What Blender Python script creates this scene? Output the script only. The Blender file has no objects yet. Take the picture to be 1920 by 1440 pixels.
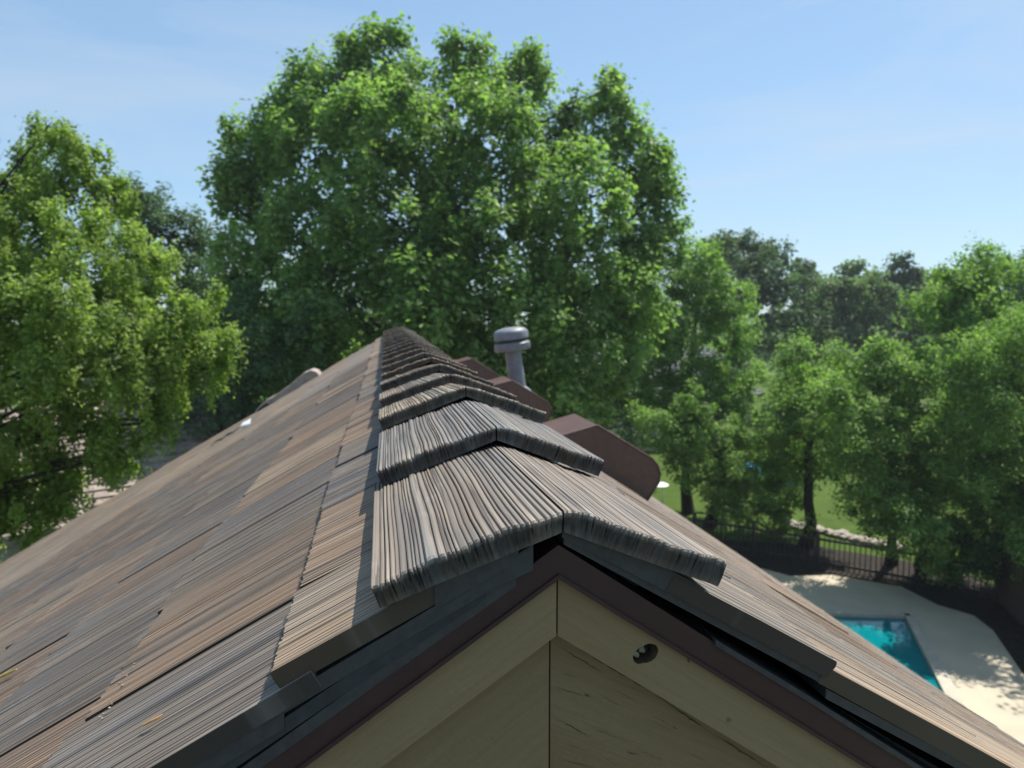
import bpy, bmesh, math, random
import numpy as np
from mathutils import Vector, Matrix

random.seed(7)
C = bpy.context.scene.collection
# ------------------------------------------------------------------ camera, sky, sun, exposure
S = 1.35                       # size of the roof details in metres per measured unit
CZ = 7.5                       # height of the lens above the lawn
FPX = 1340.0
A0 = 0.115                     # the camera stands this far left of the ridge (units)
pitch = math.atan(124 / FPX)
yaw = math.atan(240 / FPX * math.cos(pitch))
CAM = np.array([-A0 * S, 0.0, CZ])
Fw = np.array([math.sin(yaw) * math.cos(pitch), math.cos(yaw) * math.cos(pitch), -math.sin(pitch)])
Rt = np.array([math.cos(yaw), -math.sin(yaw), 0.0])
Up = np.cross(Rt, Fw)
cd = bpy.data.cameras.new('camera')
cam = bpy.data.objects.new('camera', cd)
C.objects.link(cam)
cam.matrix_world = Matrix(((Rt[0], Up[0], -Fw[0], CAM[0]), (Rt[1], Up[1], -Fw[1], CAM[1]),
                           (Rt[2], Up[2], -Fw[2], CAM[2]), (0, 0, 0, 1)))
cd.sensor_width = 36
cd.lens = FPX / 1920 * 36
cd.clip_start = 0.05
cd.clip_end = 2000
cd.dof.use_dof = True
cd.dof.focus_distance = 0.72
cd.dof.aperture_fstop = 9.0
bpy.context.scene.camera = cam

SUN = Vector((0.42, 0.32, 1.0)).normalized()      # towards the sun
W = bpy.data.worlds.new('World')
bpy.context.scene.world = W
W.use_nodes = True
nt = W.node_tree
nt.nodes.clear()
out = nt.nodes.new('ShaderNodeOutputWorld')
bg = nt.nodes.new('ShaderNodeBackground')
sky = nt.nodes.new('ShaderNodeTexSky')
sky.sky_type = 'NISHITA'
sky.sun_disc = False
sky.sun_elevation = math.asin(SUN.z)
sky.sun_rotation = math.atan2(SUN.x, SUN.y)
sky.air_density = 1.0
sky.dust_density = 0.35
sky.ozone_density = 2.6
bg.inputs[1].default_value = 0.120
# thin cirrus: streaky noise on the view direction
tc = nt.nodes.new('ShaderNodeTexCoord')
mp = nt.nodes.new('ShaderNodeMapping')
mp.inputs['Rotation'].default_value = (0.0, 0.25, 0.5)
mp.inputs['Scale'].default_value = (1.2, 2.4, 9.0)
nz = nt.nodes.new('ShaderNodeTexNoise')
nz.inputs['Scale'].default_value = 1.1
nz.inputs['Detail'].default_value = 7
nz.inputs['Roughness'].default_value = 0.55
nz.inputs['Distortion'].default_value = 0.6
cr = nt.nodes.new('ShaderNodeValToRGB')
cr.color_ramp.elements[0].position = 0.43
cr.color_ramp.elements[0].color = (0, 0, 0, 1)
cr.color_ramp.elements[1].position = 0.80
cr.color_ramp.elements[1].color = (0.62, 0.62, 0.62, 1)
mx = nt.nodes.new('ShaderNodeMix')
mx.data_type = 'RGBA'
mx.inputs[7].default_value = (3.3, 3.75, 4.25, 1)
L = nt.links.new
L(tc.outputs['Generated'], mp.inputs[0])
L(mp.outputs[0], nz.inputs['Vector'])
L(nz.outputs[0], cr.inputs[0])
L(cr.outputs[0], mx.inputs[0])
gm = nt.nodes.new('ShaderNodeGamma'); gm.inputs[1].default_value = 0.55
tn = nt.nodes.new('ShaderNodeMix'); tn.data_type = 'RGBA'; tn.blend_type = 'MULTIPLY'; tn.inputs[0].default_value = 1.0
tn.inputs[7].default_value = (1.165, 1.473, 1.71, 1)
L(sky.outputs[0], gm.inputs[0]); L(gm.outputs[0], tn.inputs[6]); L(tn.outputs[2], mx.inputs[6])
L(mx.outputs[2], bg.inputs[0])
L(bg.outputs[0], out.inputs[0])
sl = bpy.data.lights.new('sun', 'SUN')
sl.energy = 4.7
sl.angle = math.radians(0.53)
sl.color = (1.0, 0.955, 0.89)
sun = bpy.data.objects.new('sun', sl)
C.objects.link(sun)
sun.rotation_euler = SUN.to_track_quat('Z', 'Y').to_euler()
sun.location = (5, 5, 30)
vs = bpy.context.scene.view_settings
vs.view_transform = 'Standard'
vs.look = 'None'
vs.exposure = 0.72
vs.gamma = 1.0
vs.use_curve_mapping = False

# ------------------------------------------------------------------ measuring helpers
def ray(u, v):
    return Fw + Rt * (u - 960) / FPX + Up * (720 - v) / FPX
def at_y(u, v, y):             # point of the place seen at (u,v) in the vertical plane y (units), in units from the ridge line
    k = ray(u, v)
    q = k * (y / k[1])
    return q[0] - A0, q[2]
def at_ground(u, v, z=0.0):
    k = ray(u, v)
    q = CAM + k * ((z - CZ) / k[2])
    return Vector(q)
def at_depth(u, v, d):
    return Vector(CAM + ray(u, v) * d)
def WP(x, y, z):               # units -> metres
    return Vector((x * S, y * S, CZ + z * S))

def tagset(o, label=None, cat=None, group=None, kind=None):
    if label: o['label'] = label
    if cat: o['category'] = cat
    if group: o['group'] = group
    if kind: o['kind'] = kind
    return o
def empty(name, loc=(0, 0, 0)):
    o = bpy.data.objects.new(name, None)
    o.empty_display_size = 0.2
    C.objects.link(o)
    o.location = loc
    return o
def world_of(o):
    m = o.matrix_parent_inverse @ o.matrix_basis
    return world_of(o.parent) @ m if o.parent else o.matrix_basis.copy()
def link(name, me, mat=None, parent=None, mw=None):
    o = bpy.data.objects.new(name, me)
    C.objects.link(o)
    if mat is not None and len(me.materials) == 0:
        me.materials.append(mat)
    if parent is not None:
        o.parent = parent
        o.matrix_parent_inverse = world_of(parent).inverted()
    if mw is not None:
        o.matrix_basis = mw
    return o
def mesh_np(name, verts, faces, smooth=False):
    """faces: (n,k) int array, all of k corners"""
    me = bpy.data.meshes.new(name)
    verts = np.asarray(verts, dtype=np.float32)
    faces = np.asarray(faces, dtype=np.int32)
    n, k = faces.shape
    me.vertices.add(len(verts))
    me.vertices.foreach_set('co', verts.ravel())
    me.loops.add(n * k)
    me.loops.foreach_set('vertex_index', faces.ravel())
    me.polygons.add(n)
    me.polygons.foreach_set('loop_start', np.arange(0, n * k, k, dtype=np.int32))
    me.update(calc_edges=True)
    me.polygons.foreach_set('use_smooth', np.full(n, bool(smooth)))
    return me

class MB:
    def __init__(s):
        s.v = []; s.f = []
    def add(s, vs, fs):
        b = len(s.v)
        s.v += [tuple(p) for p in vs]
        s.f += [tuple(b + i for i in f) for f in fs]
    def box(s, c, h, M=None):
        p = [Vector((sx * h[0], sy * h[1], sz * h[2])) for sx in (-1, 1) for sy in (-1, 1) for sz in (-1, 1)]
        p = [(M @ q if M else q) + Vector(c) for q in p]
        s.add(p, [(0, 1, 3, 2), (4, 6, 7, 5), (0, 4, 5, 1), (2, 3, 7, 6), (0, 2, 6, 4), (1, 5, 7, 3)])
    def tube(s, pts, rad, n=8, cap=True):
        rings = []
        pts = [Vector(p) for p in pts]
        for i, p in enumerate(pts):
            d = (pts[min(i + 1, len(pts) - 1)] - pts[max(i - 1, 0)]).normalized()
            a = d.cross(Vector((0.31, 0.2, 0.93)))
            if a.length < 1e-3: a = d.cross(Vector((1, 0, 0)))
            a.normalize(); b = d.cross(a)
            rings.append([p + (a * math.cos(t) + b * math.sin(t)) * rad[i] for t in [2 * math.pi * j / n for j in range(n)]])
        vs = [q for r in rings for q in r]
        fs = []
        for i in range(len(pts) - 1):
            for j in range(n):
                fs.append((i * n + j, i * n + (j + 1) % n, (i + 1) * n + (j + 1) % n, (i + 1) * n + j))
        if cap:
            fs.append(tuple(range(n))[::-1])
            fs.append(tuple((len(pts) - 1) * n + j for j in range(n)))
        s.add(vs, fs)
    def lathe(s, c, prof, n=32):
        vs = []; fs = []
        for (r, z) in prof:
            for j in range(n):
                t = 2 * math.pi * j / n
                vs.append((c[0] + r * math.cos(t), c[1] + r * math.sin(t), c[2] + z))
        for i in range(len(prof) - 1):
            for j in range(n):
                fs.append((i * n + j, i * n + (j + 1) % n, (i + 1) * n + (j + 1) % n, (i + 1) * n + j))
        s.add(vs, fs)
    def prism(s, poly, d):
        """poly: list of 3D points, d: extrusion vector"""
        n = len(poly)
        vs = [Vector(p) for p in poly] + [Vector(p) + Vector(d) for p in poly]
        fs = [tuple(range(n))[::-1], tuple(range(n, 2 * n))]
        fs += [(i, (i + 1) % n, n + (i + 1) % n, n + i) for i in range(n)]
        s.add(vs, fs)
    def build(s, name, mat=None, parent=None, smooth=False, bevel=0.0):
        me = bpy.data.meshes.new(name)
        me.from_pydata(s.v, [], s.f)
        bm = bmesh.new(); bm.from_mesh(me)
        bmesh.ops.recalc_face_normals(bm, faces=bm.faces)
        if bevel:
            bmesh.ops.bevel(bm, geom=list(bm.edges), offset=bevel, segments=2, affect='EDGES', profile=0.6)
        bm.to_mesh(me); bm.free()
        if smooth:
            me.polygons.foreach_set('use_smooth', np.ones(len(me.polygons), dtype=bool))
            me.set_sharp_from_angle(angle=math.radians(40))
        return link(name, me, mat, parent)

# ------------------------------------------------------------------ materials
def new_mat(name):
    m = bpy.data.materials.new(name)
    m.use_nodes = True
    t = m.node_tree
    b = t.nodes['Principled BSDF']
    return m, t, b
def nd(t, kind, **kw):
    n = t.nodes.new(kind)
    for k, v in kw.items():
        setattr(n, k, v)
    return n
def noise(t, vec, scale, detail=4, rough=0.55, dist=0.0):
    n = nd(t, 'ShaderNodeTexNoise')
    n.inputs['Scale'].default_value = scale
    n.inputs['Detail'].default_value = detail
    n.inputs['Roughness'].default_value = rough
    n.inputs['Distortion'].default_value = dist
    if vec is not None: t.links.new(vec, n.inputs['Vector'])
    return n.outputs[0]
def ramp(t, fac, stops):
    n = nd(t, 'ShaderNodeValToRGB')
    e = n.color_ramp.elements
    while len(e) < len(stops): e.new(0.5)
    for i, (p, c) in enumerate(stops):
        e[i].position = p
        e[i].color = (c, c, c, 1) if isinstance(c, (int, float)) else (*c, 1)
    t.links.new(fac, n.inputs[0])
    return n.outputs[0]
def mixc(t, fac, a, b, blend='MIX'):
    n = nd(t, 'ShaderNodeMix', data_type='RGBA', blend_type=blend)
    for i, x in ((0, fac), (6, a), (7, b)):
        if isinstance(x, (int, float)): n.inputs[i].default_value = x
        elif isinstance(x, tuple): n.inputs[i].default_value = (*x, 1)
        else: t.links.new(x, n.inputs[i])
    return n.outputs[2]
def mapping(t, vec, scale=(1, 1, 1), loc=(0, 0, 0), rot=(0, 0, 0)):
    n = nd(t, 'ShaderNodeMapping')
    n.inputs['Scale'].default_value = scale
    n.inputs['Location'].default_value = loc
    n.inputs['Rotation'].default_value = rot
    t.links.new(vec, n.inputs[0])
    return n.outputs[0]
def bump(t, b, h, strength=0.5, dist=0.002):
    n = nd(t, 'ShaderNodeBump')
    n.inputs['Strength'].default_value = strength
    n.inputs['Distance'].default_value = dist
    t.links.new(h, n.inputs['Height'])
    t.links.new(n.outputs[0], b.inputs['Normal'])
def texco(t, which='Object'):
    return nd(t, 'ShaderNodeTexCoord').outputs[which]

def shake_material():
    m, t, b = new_mat('composite_shake')
    at = nd(t, 'ShaderNodeAttribute', attribute_name='sc')
    tcn = nd(t, 'ShaderNodeAttribute', attribute_name='tcol')
    oi = nd(t, 'ShaderNodeObjectInfo')
    mul = nd(t, 'ShaderNodeVectorMath', operation='SCALE')
    cv = nd(t, 'ShaderNodeCombineXYZ')
    t.links.new(oi.outputs['Random'], cv.inputs[0])
    t.links.new(oi.outputs['Random'], cv.inputs[1])
    t.links.new(cv.outputs[0], mul.inputs[0]); mul.inputs['Scale'].default_value = 23.0
    add = nd(t, 'ShaderNodeVectorMath', operation='ADD')
    t.links.new(at.outputs['Vector'], add.inputs[0]); t.links.new(mul.outputs[0], add.inputs[1])
    v = add.outputs[0]
    base = mixc(t, 1.0, oi.outputs['Color'], tcn.outputs['Color'], 'MULTIPLY')
    fine = noise(t, mapping(t, v, (250, 4.5, 1)), 1.0, 3, 0.6)
    mid = noise(t, mapping(t, v, (75, 3.0, 1)), 1.0, 3, 0.5)
    blot = noise(t, mapping(t, v, (17, 2.0, 1)), 1.0, 3, 0.55)
    dirt = noise(t, mapping(t, v, (14, 14, 14)), 1.0, 5, 0.6)
    c = mixc(t, ramp(t, blot, [(0.36, 0.0), (0.56, 1.0)]), mixc(t, 1.0, base, (0.90, 0.93, 0.97), 'MULTIPLY'), mixc(t, 1.0, base, (1.11, 1.01, 0.90), 'MULTIPLY'))
    c = mixc(t, ramp(t, mid, [(0.38, 0.62), (0.60, 0.0)]), c, mixc(t, 1.0, c, (0.60, 0.59, 0.60), 'MULTIPLY'))
    c = mixc(t, ramp(t, fine, [(0.37, 0.72), (0.46, 0.0), (0.64, 0.0), (0.74, 0.0)]), c, (0.045, 0.038, 0.034))
    c = mixc(t, ramp(t, fine, [(0.55, 0.0), (0.72, 0.45)]), c, mixc(t, 1.0, c, (1.5, 1.5, 1.5), 'MULTIPLY'))
    c = mixc(t, ramp(t, dirt, [(0.60, 0.0), (0.75, 0.35)]), c, (0.36, 0.34, 0.31))
    t.links.new(c, b.inputs['Base Color'])
    t.links.new(ramp(t, fine, [(0.3, 0.62), (0.7, 0.47)]), b.inputs['Roughness'])
    b.inputs['Specular IOR Level'].default_value = 0.42
    bump(t, b, mixc(t, 0.5, fine, mid), 0.55, 0.0016)
    return m
M_SHAKE = shake_material()

def simple(name, col, rough=0.5, metal=0.0, var=0.12, scale=30, bmp=0.15, spec=0.5, bdist=0.001):
    m, t, b = new_mat(name)
    co = texco(t)
    n1 = noise(t, co, scale, 5, 0.6)
    n2 = noise(t, co, scale * 0.13, 3, 0.5)
    lo = tuple(x * (1 - var * 2) for x in col)
    hi = tuple(min(1, x * (1 + var * 2)) for x in col)
    c = mixc(t, ramp(t, n1, [(0.3, 0.0), (0.7, 1.0)]), lo, hi)
    c = mixc(t, ramp(t, n2, [(0.35, 0.4), (0.6, 0.0)]), c, tuple(x * 0.7 for x in col))
    t.links.new(c, b.inputs['Base Color'])
    b.inputs['Roughness'].default_value = rough
    b.inputs['Metallic'].default_value = metal
    b.inputs['Specular IOR Level'].default_value = spec
    if bmp: bump(t, b, n1, bmp, bdist)
    return m
M_FASCIA = simple('brown_metal_edge', (0.046, 0.020, 0.019), 0.45, 0.0, 0.08, 60, 0.06)
M_VENT = simple('brown_painted_vent', (0.105, 0.06, 0.052), 0.38, 0.0, 0.10, 40, 0.05)
M_DARK = simple('roofing_underlayer', (0.035, 0.037, 0.040), 0.7, 0, 0.2, 60, 0.4)
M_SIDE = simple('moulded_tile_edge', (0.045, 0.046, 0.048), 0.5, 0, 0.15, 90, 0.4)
M_PIPE = simple('grey_vent_metal', (0.185, 0.195, 0.22), 0.5, 0.0, 0.12, 25, 0.08)
M_TANVENT = simple('tan_vent', (0.33, 0.27, 0.23), 0.6, 0, 0.12, 30, 0.2)
M_WHITE = simple('white_plastic', (0.80, 0.80, 0.78), 0.5, 0, 0.04, 30, 0.05)

def paint_mat(name, col, grain_rot, cracks):
    m, t, b = new_mat(name)
    co = texco(t)
    gv = mapping(t, co, (1, 1, 1), (0, 0, 0), (0, grain_rot, 0))
    grain = noise(t, mapping(t, gv, (7, 7, 170)), 1.0, 6, 0.7, 0.8)
    crack = noise(t, mapping(t, gv, (9, 9, 75)), 1.0, 4, 0.65, 0.9)
    spots = noise(t, co, 42, 3, 0.5)
    stain = noise(t, mapping(t, gv, (3, 3, 9)), 1.0, 4, 0.6)
    c = mixc(t, ramp(t, grain, [(0.3, 0.0), (0.7, 1.0)]), tuple(x * 0.86 for x in col), tuple(x * 1.10 for x in col))
    c = mixc(t, ramp(t, stain, [(0.48, 0.0), (0.72, 0.5)]), c, (col[0] * 0.75, col[1] * 0.62, col[2] * 0.5))
    ck = ramp(t, crack, [(0.265, 1.0), (0.29, 0.0)] if not cracks else [(0.300, 1.0), (0.33, 0.0)])
    c = mixc(t, ck, c, (0.05, 0.042, 0.035))
    c = mixc(t, ramp(t, spots, [(0.745, 0.0), (0.775, 0.6)]), c, (0.06, 0.05, 0.04))
    t.links.new(c, b.inputs['Base Color'])
    b.inputs['Roughness'].default_value = 0.62
    h = mixc(t, 0.5, mixc(t, ck, grain, (0.0, 0.0, 0.0)), noise(t, co, 160, 3, 0.5))
    bump(t, b, h, 0.7 if cracks else 0.45, 0.004)
    return m
OLIVE = (0.252, 0.182, 0.090)
M_RAKE_L = paint_mat('olive_painted_board_left', OLIVE, 0.60, False)
M_RAKE_R = paint_mat('olive_painted_board_right', OLIVE, -0.60, False)
M_SID_L = paint_mat('olive_siding_left', (0.222, 0.160, 0.080), 0.62, False)
M_SID_R = paint_mat('olive_siding_right', (0.220, 0.158, 0.080), -0.45, True)

def leaf_mat(name, dark, light, transl):
    m, t, b = new_mat(name)
    at = nd(t, 'ShaderNodeAttribute', attribute_name='tone')
    c = mixc(t, at.outputs['Fac'], dark, light)
    t.links.new(c, b.inputs['Base Color'])
    b.inputs['Roughness'].default_value = 0.5
    b.inputs['Specular IOR Level'].default_value = 0.22
    tr = nd(t, 'ShaderNodeBsdfTranslucent')
    t.links.new(mixc(t, 1.0, c, (1.15, 1.40, 0.65), 'MULTIPLY'), tr.inputs[0])
    ms = nd(t, 'ShaderNodeMixShader')
    ms.inputs[0].default_value = transl
    t.links.new(b.outputs[0], ms.inputs[1]); t.links.new(tr.outputs[0], ms.inputs[2])
    t.links.new(ms.outputs[0], t.nodes['Material Output'].inputs[0])
    return m
M_OAK = leaf_mat('oak_leaves', (0.097, 0.171, 0.051), (0.296, 0.410, 0.142), 0.52)
M_YEL = leaf_mat('yellow_green_leaves', (0.131, 0.194, 0.043), (0.342, 0.427, 0.114), 0.52)
M_MID = leaf_mat('mid_green_leaves', (0.093, 0.168, 0.046), (0.278, 0.400, 0.122), 0.50)
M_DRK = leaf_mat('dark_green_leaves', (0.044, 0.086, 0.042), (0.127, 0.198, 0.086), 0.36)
M_PALE = leaf_mat('pale_green_leaves', (0.105, 0.175, 0.080), (0.220, 0.310, 0.135), 0.46)
M_FAR = leaf_mat('far_leaves', (0.077, 0.132, 0.061), (0.193, 0.270, 0.121), 0.40)
M_BARK = simple('bark', (0.035, 0.029, 0.024), 0.9, 0, 0.3, 9, 0.8, 0.2, 0.02)

# ------------------------------------------------------------------ ground, deck, pool
def grass_mat():
    m, t, b = new_mat('lawn_grass')
    co = texco(t)
    n1 = noise(t, co, 1.3, 6, 0.6); n2 = noise(t, co, 26, 5, 0.7)
    c = mixc(t, ramp(t, n1, [(0.35, 0.0), (0.65, 1.0)]), (0.050, 0.092, 0.007), (0.078, 0.130, 0.010))
    c = mixc(t, ramp(t, n2, [(0.35, 0.55), (0.6, 0.0)]), c, (0.025, 0.050, 0.006))
    t.links.new(c, b.inputs['Base Color'])
    b.inputs['Roughness'].default_value = 0.8
    b.inputs['Specular IOR Level'].default_value = 0.15
    bump(t, b, n2, 0.9, 0.05)
    return m
M_GRASS = grass_mat()
g = MB(); g.add([(-600, -200, 0), (600, -200, 0), (600, 900, 0), (-600, 900, 0)], [(0, 1, 2, 3)])
tagset(g.build('ground', M_GRASS), kind='structure')

M_BOUNCE = simple('bounce_sheet_grey', (0.055, 0.053, 0.050), 0.9, 0, 0.2, 14, 0.5, 0.3, 0.01)
dv = MB(); dv.add([(-16, -30, 0.012), (16, -30, 0.012), (16, -3.0, 0.012), (3.9, -3.0, 0.012), (3.9, 0.6, 0.012), (-12, 0.6, 0.012)], [(0, 1, 2, 3, 4, 5)])
tagset(dv.build('grey_bounce_sheet', M_BOUNCE), kind='structure')  # added grey sheet out of view; cuts the lawn's green bounce onto the gable

def fill_sheet(name, outer, holes, z, mat, thick=0.0):
    bm = bmesh.new()
    edges = []
    for loop in [outer] + holes:
        vs = [bm.verts.new((p[0], p[1], z)) for p in loop]
        edges += [bm.edges.new((vs[i], vs[(i + 1) % len(vs)])) for i in range(len(vs))]
    bmesh.ops.triangle_fill(bm, edges=edges, use_beauty=True, use_dissolve=False, normal=(0, 0, 1))
    if thick:
        r = bmesh.ops.extrude_face_region(bm, geom=list(bm.faces))
        bmesh.ops.translate(bm, vec=(0, 0, -thick), verts=[e for e in r['geom'] if isinstance(e, bmesh.types.BMVert)])
        bmesh.ops.recalc_face_normals(bm, faces=bm.faces)
    me = bpy.data.meshes.new(name); bm.to_mesh(me); bm.free()
    return link(name, me, mat)
# pool rectangle: right edge through its two visible corners, far edge square to it
pr_far = at_ground(1699, 1156, 0.08); pr_near = at_ground(1772, 1300, 0.08)
ey = (pr_far - pr_near).normalized()
far_l = at_ground(1551, 1151, 0.08)
ex = (far_l - pr_far).normalized()
pc = [pr_far, pr_far + ex * 4.3, pr_far + ex * 4.3 - ey * 8.5, pr_far - ey * 8.5]
hole = [(p.x, p.y) for p in pc]
deck_px = [(1430, 1066), (1482, 1080), (1560, 1078), (1690, 1100), (1758, 1134), (1826, 1154), (1862, 1182), (1920, 1266), (1990, 1400), (2100, 1700)]
dp = [at_ground(u, v, 0.08) for u, v in deck_px]
deck = [(p.x, p.y) for p in dp] + [(9.0, -4), (4.2, -4), (4.2, 12), (5.0, 20.0)]
def concrete(name, col):
    m, t, b = new_mat(name)
    co = texco(t)
    n1 = noise(t, co, 0.9, 5, 0.6); n2 = noise(t, co, 60, 4, 0.6)
    c = mixc(t, ramp(t, n1, [(0.3, 0.0), (0.7, 1.0)]), tuple(x * 0.86 for x in col), tuple(x * 1.06 for x in col))
    c = mixc(t, ramp(t, n2, [(0.3, 0.25), (0.6, 0.0)]), c, tuple(x * 0.6 for x in col))
    t.links.new(c, b.inputs['Base Color'])
    b.inputs['Roughness'].default_value = 0.85
    bump(t, b, n2, 0.3, 0.004)
    return m
M_CONC = concrete('pool_deck_concrete', (0.47, 0.41, 0.30))
tagset(fill_sheet('pool_deck', deck, [hole], 0.08, M_CONC, 0.30), kind='structure')
M_MULCH = simple('dark_mulch', (0.030, 0.024, 0.018), 0.95, 0, 0.35, 7, 0.9, 0.2, 0.04)
mul_px = [(1345, 1012), (1500, 1020), (1700, 1052), (1850, 1090), (1900, 1110), (1985, 1180), (2060, 1300), (2300, 1700)]
mu = [at_ground(u, v) for u, v in mul_px]
tagset(fill_sheet('mulch_bed', [(p.x, p.y) for p in mu] + [(4.0, -5), (4.0, 21.0)], [], 0.006, M_MULCH), kind='structure')

def water_mat():
    m, t, b = new_mat('pool_water')
    co = texco(t)
    b.inputs['Base Color'].default_value = (0.0, 0.175, 0.205, 1)
    n = noise(t, co, 0.5, 3, 0.5)
    t.links.new(mixc(t, ramp(t, n, [(0.35, 0.0), (0.7, 1.0)]), (0.0, 0.135, 0.155), (0.0, 0.180, 0.195)), b.inputs['Base Color'])
    b.inputs['Roughness'].default_value = 0.06
    bump(t, b, noise(t, co, 3.5, 3, 0.5, 0.4), 0.10, 0.03)
    return m
pool = empty('swimming_pool', (pc[0] + pc[2]) / 2 - Vector((0, 0, 0.08)))
tagset(pool, 'rectangular swimming pool of turquoise water set in the pale deck below the roof', 'swimming pool')
w = MB(); w.add([(p[0], p[1], 0.03) for p in hole], [(0, 1, 2, 3)])
w.build('water', water_mat(), pool)
cp = MB()
for i in range(4):
    p, q = Vector((*hole[i], 0)), Vector((*hole[(i + 1) % 4], 0))
    dd = (q - p); ln = dd.length; dd.normalize(); nn = Vector((-dd.y, dd.x, 0))
    cen = (pc[0] + pc[2]) / 2; cen = Vector((cen.x, cen.y, 0))
    if (cen - p).dot(nn) > 0: nn = -nn
    m4 = Matrix((( dd.x, nn.x, 0), (dd.y, nn.y, 0), (0, 0, 1)))
    cp.box((p + q) / 2 + nn * 0.10 + Vector((0, 0, 0.094)), (ln / 2 + 0.10, 0.125, 0.028), m4)
    cp.box((p + q) / 2 - nn * 0.012 + Vector((0, 0, -0.01)), (ln / 2 - 0.03, 0.008, 0.075), m4)
cp.build('coping', simple('coping_stone', (0.42, 0.38, 0.30), 0.75, 0, 0.1, 20, 0.2), pool)

# ------------------------------------------------------------------ the roof
def lerp(pts, y):
    for i in range(len(pts) - 1):
        if y <= pts[i + 1][0]:
            a, b = pts[i], pts[i + 1]
            k = max(0.0, (y - a[0]) / (b[0] - a[0]))
            return a[1] + (b[1] - a[1]) * k
    return pts[-1][1]
RD = [(0.45, 0.125), (0.74, 0.112), (1.03, 0.096), (2.4, 0.095), (4.0, 0.080), (6.0, 0.061), (7, 0.055)]
def ridge_drop(y): return lerp(RD, y)
def field_drop(y): return ridge_drop(y) + lerp([(0.45, -0.006), (0.9, 0.006), (2.0, 0.012), (7, 0.012)], y)
TL, TR = 0.600, 0.668
def tr_(y): return lerp([(0.45, 0.640), (1.5, 0.670), (4.0, 0.682), (7, 0.684)], y)
def tl_(y): return lerp([(0.45, 0.600), (2.0, 0.600), (6.0, 0.593), (7, 0.592)], y)
Y0, Y1 = 0.462, 6.0
TP = 0.0145
house = empty('house', (0, 3 * S, 0))
tagset(house, 'house with brown-grey composite shake gable roof and olive painted gable end, seen from its ridge', 'house')

def side_xyz(side, Lh, y, dz=0.0):
    t = tl_(y) if side < 0 else tr_(y)
    return WP(side * Lh, y, -field_drop(y) - t * Lh + dz)
# roof deck under the shakes
rb = MB()
ys = [Y0 + 0.025, 0.75, 1.03, 2.4, 4.0, Y1]
LE = 3.95
for side in (-1, 1):
    top = [side_xyz(side, 0, y, -0.040) for y in ys] + [side_xyz(side, LE, y, -0.040) for y in ys]
    bot = [p - Vector((0, 0, 0.03)) for p in top]
    n = len(ys)
    fs = []
    for i in range(n - 1):
        fs.append((i, i + 1, n + i + 1, n + i)); fs.append((2 * n + i, 3 * n + i, 3 * n + i + 1, 2 * n + i + 1))
    fs += [(0, n, 3 * n, 2 * n), (n - 1, 3 * n - 1, 4 * n - 1, 2 * n - 1)]
    for i in range(n - 1):
        fs.append((n + i, n + i + 1, 3 * n + i + 1, 3 * n + i))
    rb.add(top + bot, fs)
roof = rb.build('roof', M_DARK, house)

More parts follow.
